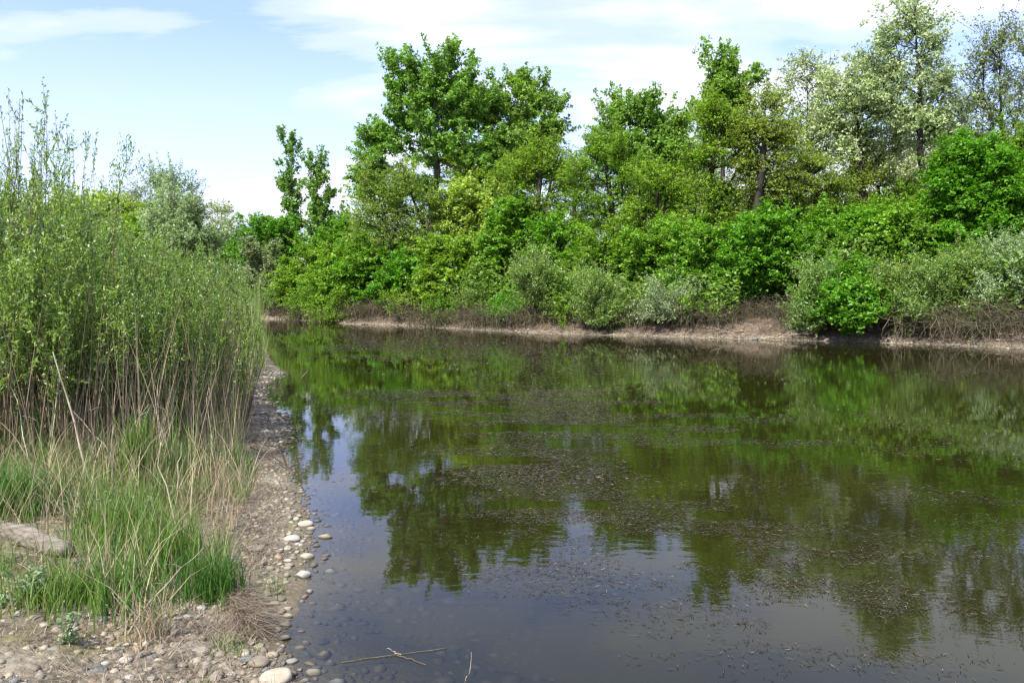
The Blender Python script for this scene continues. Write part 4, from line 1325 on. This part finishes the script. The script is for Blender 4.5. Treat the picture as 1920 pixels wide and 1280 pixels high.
tuft('dark green grass tuft at the right edge of the grass beside the pebbles', 601, 398, 1072, 460, 0.30, 0.007, 0.07, M['grass_dark'])
tuft('small bright green weed between cobbles at the bottom of the shore', 602, 458, 1268, 60, 0.13, 0.006, 0.02, M['grass'], 'weed_sprout', 0.35)
tuft('sparse grass sprout among the stones beside the large pale cobble', 603, 508, 1052, 45, 0.16, 0.005, 0.05, M['grass'], 'weed_sprout', 0.7)
tuft('low green tuft growing on the gravel below the bleached straw mat', 604, 430, 1150, 90, 0.10, 0.006, 0.05, M['grass'], 'weed_sprout', 0.8)
tuft('flat green sprig on the pale mud near the bottom edge', 605, 355, 1238, 45, 0.07, 0.008, 0.04, M['grass'], 'weed_sprout', 1.4)
tuft('flat green sprig lowest on the pale mud', 606, 310, 1262, 50, 0.06, 0.008, 0.04, M['grass'], 'weed_sprout', 1.4)
tuft('bright green grass clump right of the grey log', 607, 190, 1110, 420, 0.26, 0.007, 0.12, M['grass'])
tuft('bright green grass clump in front of the grey log', 608, 80, 1130, 360, 0.22, 0.007, 0.12, M['grass'])
tuft('bright green upright grass clump in front of the reeds', 609, 262, 905, 260, 0.62, 0.010, 0.07, M['grass'], lean=0.25)
tuft('lush green grass clump at the left edge behind the log', 610, 30, 985, 420, 0.34, 0.009, 0.14, M['grass_dark'])
tuft('yellow green grass clump in the middle of the grass', 611, 235, 1010, 420, 0.38, 0.007, 0.12, M['grass'], lean=0.35)
tuft('straggling half dry clump leaning out over the gravel', 612, 285, 1150, 120, 0.26, 0.004, 0.05, M['dry'], lean=0.8)
tuft('green grass clump left of the dark green tuft', 613, 320, 1040, 420, 0.40, 0.007, 0.13, M['grass'], lean=0.4)


def herb(lab, seed, px_, py_, n, rad, mat):
    rng = np.random.default_rng(seed)
    x, y = ground(px_, py_, 0.2); z = gz_at(x, y)
    root = thing('leafy_herb', lab, 'herb', (x, y, z))
    k = 9
    a = rng.uniform(0, 6.28, k)
    tip = np.stack([np.cos(a) * rad, np.sin(a) * rad, rng.uniform(.06, .18, k)], 1)
    t = np.linspace(0, 1, 5)[None, :, None]
    P = tip[:, None, :] * t
    link('stems', tube_mesh('herb_stems', [(P, np.full((k, 5), .002), 3)], mat, rng), root)
    i = rng.integers(0, k, n); s = rng.uniform(.2, 1.05, (n, 1))
    Lp = tip[i] * s + rng.normal(size=(n, 3)) * 0.018
    link('foliage', leaf_mesh('herb_leaves', leaves(rng, Lp, .035, .018, .8), mat, rng), root)


herb('grey green leafy herb in the grass below the dead reeds', 620, 240, 985, 260, 0.16, M['herb'])
herb('grey green leafy herb between the log and the tall grass', 621, 155, 990, 220, 0.14, M['herb'])
herb('pale green leafy herb at the left edge in front of the log', 622, 25, 1135, 180, 0.13, M['herb'])
herb('small leafy herb on the mud at lower left', 623, 118, 1195, 60, 0.05, M['herb'])

# ---- individual dead reed stalks, broken and leaning, in front of the thicket
STK = [((75, 660), (175, 930), 'thickest pale reed stalk slanting through the left thicket', .016),
       ((20, 700), (60, 905), 'dead reed stalk leaning at the left edge', .008),
       ((100, 655), (92, 900), 'nearly upright dead reed stalk left of the thickest one', .009),
       ((165, 750), (190, 920), 'dead reed stalk crossing the foot of the thickest one', .009),
       ((150, 765), (235, 900), 'bent pale reed stalk leaning right from the thick one', .009),
       ((8, 790), (80, 930), 'short dead reed stalk low at the left edge', .007),
       ((325, 820), (335, 1010), 'pale branching dead stalk standing in the middle of the grass', .009),
       ((350, 850), (322, 930), 'short pale side stalk right of the branching one', .006),
       ((200, 800), (222, 960), 'dead reed stalk below the bent one', .007),
       ((60, 720), (140, 850), 'slanting dead reed stalk behind the thickest one', .007),
       ((260, 760), (220, 900), 'dead reed stalk leaning left behind the green clump', .006),
       ((300, 700), (310, 880), 'thin upright dead reed stalk right of the green clump', .006),
       ((385, 720), (405, 880), 'thin dead stalk at the right side of the thicket foot', .006),
       ((130, 690), (60, 870), 'dead reed stalk leaning left across its neighbours', .008),
       ((372, 1005), (228, 1150), 'long bleached stem fallen across the front of the grass', .007),
       ((120, 1035), (250, 1120), 'thin straw bent down from the end of the log', .004)]
rng = np.random.default_rng(650)
for (a, b), (c, d), lab, rad in STK:
    x1, y1 = ground(c, d, 0.22)
    z1 = gz_at(x1, y1)
    D2 = y1 + rng.uniform(-0.05, 0.35)
    top = np.array([at(a, D2), D2, hgt(b, D2)])
    if b > 1000:
        xx, yy = ground(a, b, 0.42); top = np.array([xx, yy, 0.42])
    t = np.linspace(0, 1, 7)[:, None]
    P = (top - np.array([x1, y1, z1]))[None] * t + np.cumsum(rng.normal(size=(7, 3)) * .024, 0) * t
    P[0] -= (0, 0, .03)
    rad *= .72
    lv = [(P[None], (rad * (1 - .6 * t[:, 0]))[None], 5)]
    # a dead side leaf or two
    sd = []
    for j in range(2):
        i = rng.integers(3, 6); dirv = unit(rng.normal(size=3) * [1, 1, .3] + [0, 0, .3]) * rng.uniform(.08, .2)
        sd.append(P[i] + dirv * t - np.array([0, 0, .06]) * t ** 2)
    lv.append((np.array(sd), np.full((2, 7), rad * .35) * (1 - .7 * t[:, 0])[None], 3))
    thing('reed_stalk', lab, 'reed stalk', (x1, y1, z1), 0, 'dead reed stalks in front of the thicket', tube_mesh('reed_stalk', lv, M['reedstalk'], rng))

# ---- log
rng = np.random.default_rng(660)
x0, y0 = ground(128, 1045, 0.22); x1, y1 = ground(-60, 1000, 0.22)
zg = gz_at(x0, y0)
k = 16
t = np.linspace(0, 1, k)[:, None]
P = np.array([0, 0, 0.065]) + (np.array([x1 - x0, y1 - y0, 0.06])) * t + np.concatenate([np.zeros((1, 3)), np.cumsum(rng.normal(size=(k - 1, 3)) * .006, 0)])
rr = 0.052 + 0.012 * t[:, 0] + rng.normal(size=k) * .003
rr[0] *= 0.8
v, q = tubes(P[None], rr[None], 14)
nz = (fbm(v[:, 0] * 14 + v[:, 2] * 30, v[:, 1] * 30 + v[:, 2] * 11, 4) - .5)[:, None]
cen = np.repeat(P, 14, 0)
ridge = np.tile(rng.uniform(-.12, .12, 14), k)[:, None]
v = cen + (v - cen) * (1 + 0.25 * nz + ridge)
q = np.concatenate([q, ])
loops = list(q.ravel()) + list(range(13, -1, -1)); sizes = [4] * len(q) + [14]
lm_, t_, out_ = new_mat('weathered driftwood')
tcn = N(t_, 'ShaderNodeTexCoord'); mpn = N(t_, 'ShaderNodeMapping'); mpn.inputs['Scale'].default_value = (3, 22, 22); mpn.inputs['Rotation'].default_value = (0, 0, math.atan2(y1 - y0, x1 - x0) * -1)
L(t_, tcn.outputs['Object'], mpn.inputs[0])
nn = N(t_, 'ShaderNodeTexNoise', i_Scale=2.0, i_Detail=6.0, i_Roughness=.65); L(t_, mpn.outputs[0], nn.inputs['Vector'])
rp = ramp(t_, [(.32, (.045, .038, .028)), (.48, (.15, .13, .10)), (.7, (.27, .245, .195))]); L(t_, nn.outputs[0], rp.inputs[0])
pp = N(t_, 'ShaderNodeBsdfPrincipled', i_Roughness=.85); L(t_, rp.outputs[0], pp.inputs['Base Color'])
bb = N(t_, 'ShaderNodeBump', i_Strength=.7, i_Distance=.01); L(t_, nn.outputs[0], bb.inputs['Height']); L(t_, bb.outputs[0], pp.inputs['Normal'])
L(t_, pp.outputs[0], out_.inputs[0])
lg = thing('driftwood_log', 'weathered grey driftwood log lying in the grass at the left edge', 'log', (x0, y0, zg), 0, None, mesh_np('log', v, loops, sizes, lm_, smooth=True))


# ------------------------------------------------------------------ stones
def stone_mat(name='river stone'):
    m, t, out = new_mat(name)
    a = N(t, 'ShaderNodeAttribute', attribute_name='tint')
    oi = N(t, 'ShaderNodeObjectInfo')
    ad = N(t, 'ShaderNodeMath', operation='ADD')
    L(t, a.outputs['Fac'], ad.inputs[0]); L(t, oi.outputs['Random'], ad.inputs[1])
    fr = N(t, 'ShaderNodeMath', operation='FRACT'); L(t, ad.outputs[0], fr.inputs[0])
    r = ramp(t, [(0.0, (.15, .13, .10)), (0.16, (.30, .26, .19)), (0.34, (.22, .195, .15)), (0.48, (.14, .145, .135)), (0.62, (.34, .31, .235)), (0.74, (.19, .17, .13)), (0.88, (.26, .18, .12)), (0.94, (.36, .34, .29))], 'CONSTANT')
    L(t, fr.outputs[0], r.inputs[0])
    g = N(t, 'ShaderNodeNewGeometry')
    n1 = N(t, 'ShaderNodeTexNoise', i_Scale=22.0, i_Detail=6.0, i_Roughness=.65)
    L(t, g.outputs['Position'], n1.inputs['Vector'])
    gr = ramp(t, [(.3, .72), (.6, 1.1)]); L(t, n1.outputs[0], gr.inputs[0])
    c = N(t, 'ShaderNodeMixRGB', blend_type='MULTIPLY', i_Fac=1.0)
    L(t, r.outputs[0], c.inputs[1]); L(t, gr.outputs[0], c.inputs[2])
    n4 = N(t, 'ShaderNodeTexNoise', i_Scale=7.0, i_Detail=4.0); L(t, g.outputs['Position'], n4.inputs['Vector'])
    dm = ramp(t, [(.48, 0.0), (.62, .6)]); L(t, n4.outputs[0], dm.inputs[0])
    c2 = N(t, 'ShaderNodeMixRGB', blend_type='MIX'); c2.inputs[2].default_value = (.24, .20, .14, 1)
    L(t, dm.outputs[0], c2.inputs[0]); L(t, c.outputs[0], c2.inputs[1])
    # wet and silted below the waterline
    sp = N(t, 'ShaderNodeSeparateXYZ'); L(t, g.outputs['Position'], sp.inputs[0])
    wr = N(t, 'ShaderNodeMapRange', i_1=0.004, i_2=0.022, i_3=0.34, i_4=1.0); L(t, sp.outputs['Z'], wr.inputs[0])
    c3 = N(t, 'ShaderNodeMixRGB', blend_type='MULTIPLY', i_Fac=1.0); L(t, c2.outputs[0], c3.inputs[1]); L(t, wr.outputs[0], c3.inputs[2])
    p = N(t, 'ShaderNodeBsdfPrincipled', i_Roughness=.75)
    p.inputs['Specular IOR Level'].default_value = .3
    L(t, c3.outputs[0], p.inputs['Base Color'])
    b = N(t, 'ShaderNodeBump', i_Strength=.35, i_Distance=.004); L(t, n1.outputs[0], b.inputs['Height']); L(t, b.outputs[0], p.inputs['Normal'])
    L(t, p.outputs[0], out.inputs[0])
    return m


STM = stone_mat()
import bmesh
def ico(sub):
    bm = bmesh.new(); bmesh.ops.create_icosphere(bm, subdivisions=sub, radius=1.0)
    v = np.array([x.co[:] for x in bm.verts]); f = np.array([[q.index for q in p.verts] for p in bm.faces]); bm.free()
    return v, f


def stone_shape(rng, v, rough=0.26):
    p = v.copy()
    for k in range(5):     # a few soft facets
        d = unit(rng.normal(size=3)); c = rng.uniform(0.50, 0.90)
        s = p @ d
        p = p - np.outer(np.clip(s - c, 0, 1) * 0.75, d)
    ph = rng.uniform(0, 6.28, 6)
    p *= (1 + rough * .5 * (np.sin(p[:, :1] * 3 + ph[0]) * np.sin(p[:, 1:2] * 2.5 + ph[1]) + .6 * np.sin(p[:, 2:] * 4 + ph[2] + p[:, :1] * 2)))
    return p * np.array([1.0, rng.uniform(.62, .9), rng.uniform(.42, .62)])


v2, f2 = ico(3)
v1, f1 = ico(2)
rng = np.random.default_rng(700)
SM = []
for k in range(10):
    p = stone_shape(rng, v1)
    SM.append(mesh_np('stone_%d' % k, p, f1, np.full(len(f1), 3), STM, tint=np.full(len(p), rng.uniform()), smooth=True))
occ = []
cell = {}


def free_spot(x, y, r):
    cx_, cy_ = int(x / .12), int(y / .12)
    for i in range(cx_ - 1, cx_ + 2):
        for j in range(cy_ - 1, cy_ + 2):
            for (a, b, c) in cell.get((i, j), ()):
                if (a - x) ** 2 + (b - y) ** 2 < ((c + r) * .80) ** 2:
                    return False
    cell.setdefault((cx_, cy_), []).append((x, y, r))
    return True


# stones that stand out
BIG = [(547, 1014, 'large pale oval cobble on the edge of the gravel, middle of the shore', 15, 9, .97),
       (566, 1081, 'pale flat oval stone lying just in the water, lowest of the three', 16, 7, .97),
       (575, 1046, 'pale flat oval stone lying just in the water, middle of the three', 13, 6, .65),
       (573, 985, 'cream flat stone in the group of stones reaching into the water', 14, 6, .65),
       (583, 992, 'small cream stone right of the group reaching into the water', 8, 6, .65),
       (478, 1033, 'yellowish half buried cobble above the bleached straw mat', 16, 13, .15),
       (484, 1190, 'round grey white cobble in the gravel near the bottom', 15, 14, .35),
       (503, 1163, 'flat grey cobble above the round grey white one', 16, 8, .50),
       (486, 1244, 'broad yellowish cobble near the bottom of the shore', 20, 12, .15),
       (517, 1275, 'wide pale cobble at the bottom edge of the shore', 30, 15, .65),
       (376, 1225, 'greenish grey cobble set in the mud near the bottom', 18, 11, .50),
       (468, 1148, 'dark grey cobble left of the flat grey one', 11, 8, .50),
       (468, 1177, 'reddish brown cobble beside the dark grey one', 13, 10, .90),
       (405, 1270, 'upright grey cobble at the bottom edge', 12, 16, .40),
       (380, 1262, 'long narrow brown cobble at the bottom edge', 9, 18, .80),
       (539, 1156, 'small pale flat stone at the waterline above the round cobble', 10, 6, .65),
       (540, 1143, 'narrow pale stone just in the water at lower shore', 9, 4, .97),
       (66, 1156, 'pale rounded stone in the mud below the grass at lower left', 17, 9, .15),
       (203, 1196, 'yellowish stone in the mud at lower left', 12, 12, .90),
       (185, 1255, 'dark stone at the bottom edge of the mud', 16, 9, .50)]
for (a, b, lab, rx, ry, tn) in BIG:
    x, y = ground(a, b, 0.05)
    z = gz_at(x, y)
    x, y = ground(a, b, max(z, 0.0))
    z = gz_at(x, y)
    sx = rx * y / F * 1.08
    sz = sx * rng.uniform(.46, .58)
    p = stone_shape(rng, v2, .10)
    p = p / np.abs(p).max(0)
    elong = 0.8 if ry < rx else min(2.0, 1.6 * ry / rx)
    th = max(.5 * sx, 0.012)
    p = p * np.array([sx, sx * elong, th])
    me = mesh_np('cobble', p, f2, np.full(len(f2), 3), STM, tint=np.full(len(p), tn), smooth=True)
    me.materials.clear()
    # fixed tone: own copy of the stone material without the random shift
    mm = bpy.data.materials.get('stone tone %.2f' % tn)
    if mm is None:
        mm = STM.copy(); mm.name = 'stone tone %.2f' % tn
        for nd in mm.node_tree.nodes:
            if nd.type == 'MATH' and nd.operation == 'ADD':
                for lk in list(nd.inputs[1].links):
                    mm.node_tree.links.remove(lk)
                nd.inputs[1].default_value = 0.0
    me.materials.append(mm)
    zc = max(z + th * .35, th * 0.25 if a > 535 else -1)
    thing('cobble', lab, 'stone', (x, y, zc), rng.uniform(-.4, .4), None, me)
    cell.setdefault((int(x / .12), int(y / .12)), []).append((x, y, sx))


# candidate positions by distance from the waterline
def along_shore(rng, n, dmin, dmax, ymin, ymax):
    X = rng.uniform(-5.5, 0.2, n * 14); Y = ymin + (ymax - ymin) * rng.uniform(0, 1, n * 14) ** 1.5
    z, d, w = terrain(X, Y)
    ok = (d > dmin) & (d < dmax) & (w < .5)
    return X[ok][:n], Y[ok][:n], z[ok][:n], d[ok][:n]


def band(y):     # width of the gravel belt
    return np.interp(y, [2.6, 3.6, 4.2, 5.0, 6.0, 8, 12, 17], [1.6, 1.15, .70, .55, .62, .60, .60, .6])


items = []
X, Y, Z, d = along_shore(rng, 30000, -0.42, 1.5, 2.7, 17.5)
RS = np.sort(0.008 + 0.027 * rng.uniform(size=len(X)) ** 2.6)[::-1]
for x, y, z, dd, r in zip(X, Y, Z, d, RS):
    bw = band(y)
    pat = fbm(np.array([x * 2.6]), np.array([y * 2.6]), 71, 3)[0]
    pr = (1.0 if -0.03 < dd < bw else (0.30 if dd >= bw else 0.45)) * float(np.clip((pat - .30) * 7, 0.15, 1))
    if dd < -0.03 and r < .02:
        continue
    if dd > bw and y > 4.4:
        pr *= 0.25
    if rng.uniform() > pr:
        continue
    if y > 9:
        r *= 1.5
    if dd > bw:
        r *= .8
    if free_spot(x, y, r):
        items.append((r / y, x, y, z, r, dd))
items.sort(key=lambda q: -q[0])
vis = [q for q in items if 0 < 960 + q[1] / q[2] * F < 620 and 640 + (EYE / q[2] - math.tan(PITCH)) * F < 1300]
single = vis[:280]
sset = set(id(q) for q in single)
for q in single:
    _, x, y, z, r, dd = q
    o = link('stone', SM[rng.integers(0, 10)], GROUND)
    s = r * rng.uniform(.9, 1.15)
    o.location = (x, y, z + s * .12)
    o.rotation_euler = (rng.normal() * .15, rng.normal() * .15, rng.uniform(0, 6.28))
    o.scale = (s, s, s * rng.uniform(.8, 1.15))


def stone_pile(items, v, f, name, label, lift=.08):
    n = len(items)
    A = np.array([(x, y, z, r) for _, x, y, z, r, _ in items])
    shapes = [stone_shape(rng, v) for _ in range(12)]
    k = rng.integers(0, 12, n); a = rng.uniform(0, 6.28, n)
    S = np.array(shapes)[k] * A[:, 3][:, None, None] * rng.uniform(.85, 1.15, (n, 1, 1))
    c, s = np.cos(a)[:, None], np.sin(a)[:, None]
    Xr = S[..., 0] * c - S[..., 1] * s; Yr = S[..., 0] * s + S[..., 1] * c
    Vv = np.stack([Xr + A[:, :1], Yr + A[:, 1:2], S[..., 2] + A[:, 2:3] + A[:, 3:4] * lift], -1).reshape(-1, 3)
    Fq = (f[None] + (np.arange(n) * len(v))[:, None, None]).reshape(-1, 3)
    t = np.repeat(rng.uniform(0, 1, n), len(v))
    o = link(name, mesh_np(name, Vv, Fq, np.full(len(Fq), 3), STM, tint=t, smooth=True), GROUND, kind='stuff')
    o['label'] = label


v0, f0 = ico(1)
rest = [q for q in items if id(q) not in sset][:3600]
stone_pile(rest, v0 if False else ico(2)[0], ico(2)[1], 'pebbles', 'smaller pebbles filling the gravel along the water') if len(rest) < 900 else stone_pile(rest, v0, f0, 'pebbles', 'smaller pebbles filling the gravel along the water')
# grit: very small pebbles
X, Y, Z, d = along_shore(rng, 9000, -0.05, 1.3, 2.7, 10)
gi = []
for x, y, z, dd in zip(X, Y, Z, d):
    if rng.uniform() < (0.9 if dd < band(y) + .1 else .25):
        gi.append((0, x, y, z, rng.uniform(.004, .011), dd))
gv = np.array([[1, 0, 0], [-1, 0, 0], [0, 1, 0], [0, -1, 0], [0, 0, 1], [0, 0, -1]], float)
gf = np.array([[0, 2, 4], [2, 1, 4], [1, 3, 4], [3, 0, 4], [2, 0, 5], [1, 2, 5], [3, 1, 5], [0, 3, 5]])
stone_pile(gi, gv, gf, 'gravel', 'fine gravel between the pebbles')
# stones and clods along the far waterline
p_ = rng.uniform(560, 2050, 900); Dd = np.interp(p_, fx, fD) + rng.uniform(-.1, 1.0, 900) ** 1.0; Xd = at(p_, Dd); zd, _a, _b = terrain(Xd, Dd)
stone_pile([(0, x, y, z, r, 0) for x, y, z, r in zip(Xd, Dd, zd, .03 + .10 * rng.uniform(size=900) ** 4)], v0, f0, 'far_bank_stones', 'pale stones and clods scattered along the far waterline')
# silted stones on the pond bed near the shore
bi = []
X, Y, Z, d = along_shore(rng, 1500, -1.5, -0.08, 2.6, 9)
for x, y, z, dd in zip(X, Y, Z, d):
    r = .018 + .05 * rng.uniform() ** 2
    if free_spot(x, y, r):
        bi.append((0, x, y, z, r, dd))
stone_pile(bi, v0, f0, 'submerged_stones', 'silted stones on the pond bed seen through the shallow water', .1)

# ------------------------------------------------------------------ pondweed floating on the water
rng = np.random.default_rng(800)


def weed_density(px, py):
    d = np.zeros(len(px))
    def blob(cx, cy, rx, ry, a):
        return a * np.exp(-(((px - cx) / rx) ** 2 + ((py - cy) / ry) ** 2))
    d += blob(780, 655, 330, 28, 1.0) + blob(1250, 675, 400, 26, .55) + blob(950, 730, 240, 40, .8)
    d += blob(1060, 790, 280, 45, .62) + blob(960, 860, 130, 40, .8) + blob(1010, 930, 190, 60, .95) + blob(1160, 965, 130, 42, .95)
    d += blob(1400, 1010, 150, 70, .85) + blob(1540, 1060, 180, 60, .9) + blob(1000, 1040, 110, 50, .45)
    d += blob(1150, 1090, 200, 50, .34) + blob(1640, 1130, 200, 60, .50) + blob(1850, 1130, 140, 60, .35) + blob(1500, 820, 260, 40, .42)
    d += blob(1700, 930, 120, 20, .55) + blob(1780, 700, 220, 16, .3) + blob(980, 1210, 60, 30, .30) + blob(1350, 1180, 280, 60, .20) + blob(1720, 1230, 220, 40, .30)
    d += blob(750, 1225, 34, 12, .5) + blob(1900, 960, 120, 60, .3) + blob(700, 760, 120, 40, .18)
    return d


leafs = []
def weed(n, D0, D1, lw, leaf_l, leaf_w, gain, ns):
    Y = rng.uniform(D0, D1, n); X = rng.uniform(at(420, D1), at(2050, D1), n)
    px = 960 + X / Y * F
    py = 640 + (EYE / Y - math.tan(PITCH)) / (1 + EYE / Y * math.tan(PITCH)) * F
    ok = (px > 440) & (px < 2100)
    X, Y, px, py = X[ok], Y[ok], px[ok], py[ok]
    dn = weed_density(px, py)
    c = fbm(X * ns * .8, Y * ns * 1.5, 33, 5)
    pr = np.clip(dn * gain * np.clip((c - .545 + dn * .14) * 11, 0, 1), 0, 1)
    ok = rng.uniform(0, 1, len(X)) < pr
    z, d, w = terrain(X[ok], Y[ok])
    k = d < -0.25
    P = np.stack([X[ok][k], Y[ok][k], np.full(k.sum(), 0.004)], 1)
    P[:, 2] += rng.uniform(0, .003, len(P))
    m = len(P)
    # leaves lie nearly flat, swept in a common direction that drifts
    ang = (fbm(P[:, 0] * .5, P[:, 1] * .5, 55) - .5) * 7 + rng.normal(size=m) * .8
    a = np.stack([np.cos(ang), np.sin(ang), rng.normal(size=m) * .03], 1)
    b = np.stack([-np.sin(ang), np.cos(ang), rng.normal(size=m) * .22], 1)
    l = leaf_l * rng.uniform(.5, 1.3, (m, 1)); wv_ = leaf_w * rng.uniform(.6, 1.3, (m, 1))
    up_ = np.array([0, 0, 1.0])
    up_ = np.array([0, 0, 1.0])
    bw = rng.uniform(-.35, .35, (m, 1))
    Vv = np.stack([P - a * l / 2, P - b * wv_ * .6 + a * l * bw * .5 + b * l * bw * .35, P + a * l / 2 + up_ * l * rng.uniform(-.02, .08, (m, 1)), P + b * wv_ * .6 + a * l * bw * .5 + b * l * bw * .35], 1)
    Vv[..., 2] = np.maximum(Vv[..., 2], 0.0015)
    return Vv.reshape(-1, 3)


W1 = weed(130000, 3.0, 7.0, 0, 0.042, 0.0038, .85, 2.2)
W2 = weed(360000, 7.0, 14.0, 0, 0.050, 0.0060, .8, 1.4)
W3 = weed(330000, 14.0, 37.0, 0, 0.075, 0.013, .62, 0.9)
WV = np.concatenate([W1, W2, W3])
nw_ = len(WV) // 4
print('weed leaves', nw_)
m_, t_, out_ = new_mat('pondweed')
a_ = N(t_, 'ShaderNodeAttribute', attribute_name='tint')
rp = ramp(t_, [(0, (.016, .012, .006)), (.55, (.042, .033, .018)), (.92, (.070, .056, .034)), (.99, (.18, .15, .10))])
L(t_, a_.outputs['Fac'], rp.inputs[0])
pp = N(t_, 'ShaderNodeBsdfPrincipled', i_Roughness=.5)
pp.inputs['Specular IOR Level'].default_value = .25
L(t_, rp.outputs[0], pp.inputs['Base Color']); L(t_, pp.outputs[0], out_.inputs[0])
o = link('pondweed', mesh_np('pondweed', WV, np.arange(nw_ * 4), np.full(nw_, 4), m_, tint=np.repeat(rng.uniform(0, 1, nw_), 4)), kind='stuff')
o['label'] = 'brown pondweed leaves floating in drifts on the water'
o['category'] = 'pondweed'


# submerged and floating stalks of the weed near the front
X = []
def floating_stick(lab, seed, pts, rad, z=0.006, name='floating_stick', mat='reedstalk'):
    rng = np.random.default_rng(seed)
    P = []
    for (a, b, zz_) in pts:
        x, y = ground(a, b, zz_); P.append((x, y, zz_))
    P = np.array(P)
    o0 = P[0].copy(); o0[2] = 0
    t = np.linspace(0, 1, len(P)); tt = np.linspace(0, 1, 9)
    Q_ = np.stack([np.interp(tt, t, P[:, k]) for k in range(3)], 1) - o0
    Q_ += np.concatenate([np.zeros((1, 3)), rng.normal(size=(8, 3)) * [.004, .004, .0005]])
    return thing(name, lab, 'stick', tuple(o0), 0, None, tube_mesh(name, [(Q_[None], (rad * (1 - .5 * tt))[None], 5)], M[mat], rng))


floating_stick('long thin straw floating level on the water at lower left', 811, [(640, 1241, .003), (700, 1232, .004), (760, 1224, .004), (840, 1214, .004)], .0022, mat='scrub')
floating_stick('short stick with a pale raised tip at the end of the floating straw', 812, [(752, 1226, .004), (738, 1222, .012), (724, 1214, .03)], .003)
floating_stick('dark stick trailing right from the pale raised tip', 813, [(745, 1228, .004), (770, 1235, .004), (800, 1246, .004)], .0022, mat='twig')
floating_stick('thin reed stem rising out of the water at the bottom edge', 814, [(872, 1278, 0.0), (878, 1262, .05), (885, 1222, .16)], .0035)
floating_stick('dry stick standing in the water off the stony point, leftmost', 815, [(541, 696, 0.0), (544, 684, .2)], .012)
floating_stick('dry stick standing in the water off the stony point, leaning right', 816, [(566, 708, 0.0), (578, 694, .2)], .012)
floating_stick('dark bent stick lying on the pebbles at the waterline', 817, [(470, 778, .12), (500, 775, .10), (535, 868, .03)], .008, mat='bark_dark')
floating_stick('fallen twig bridging the stones above the mossy mud', 818, [(470, 838, .16), (500, 850, .12), (548, 880, .03)], .009, mat='bark_dark')
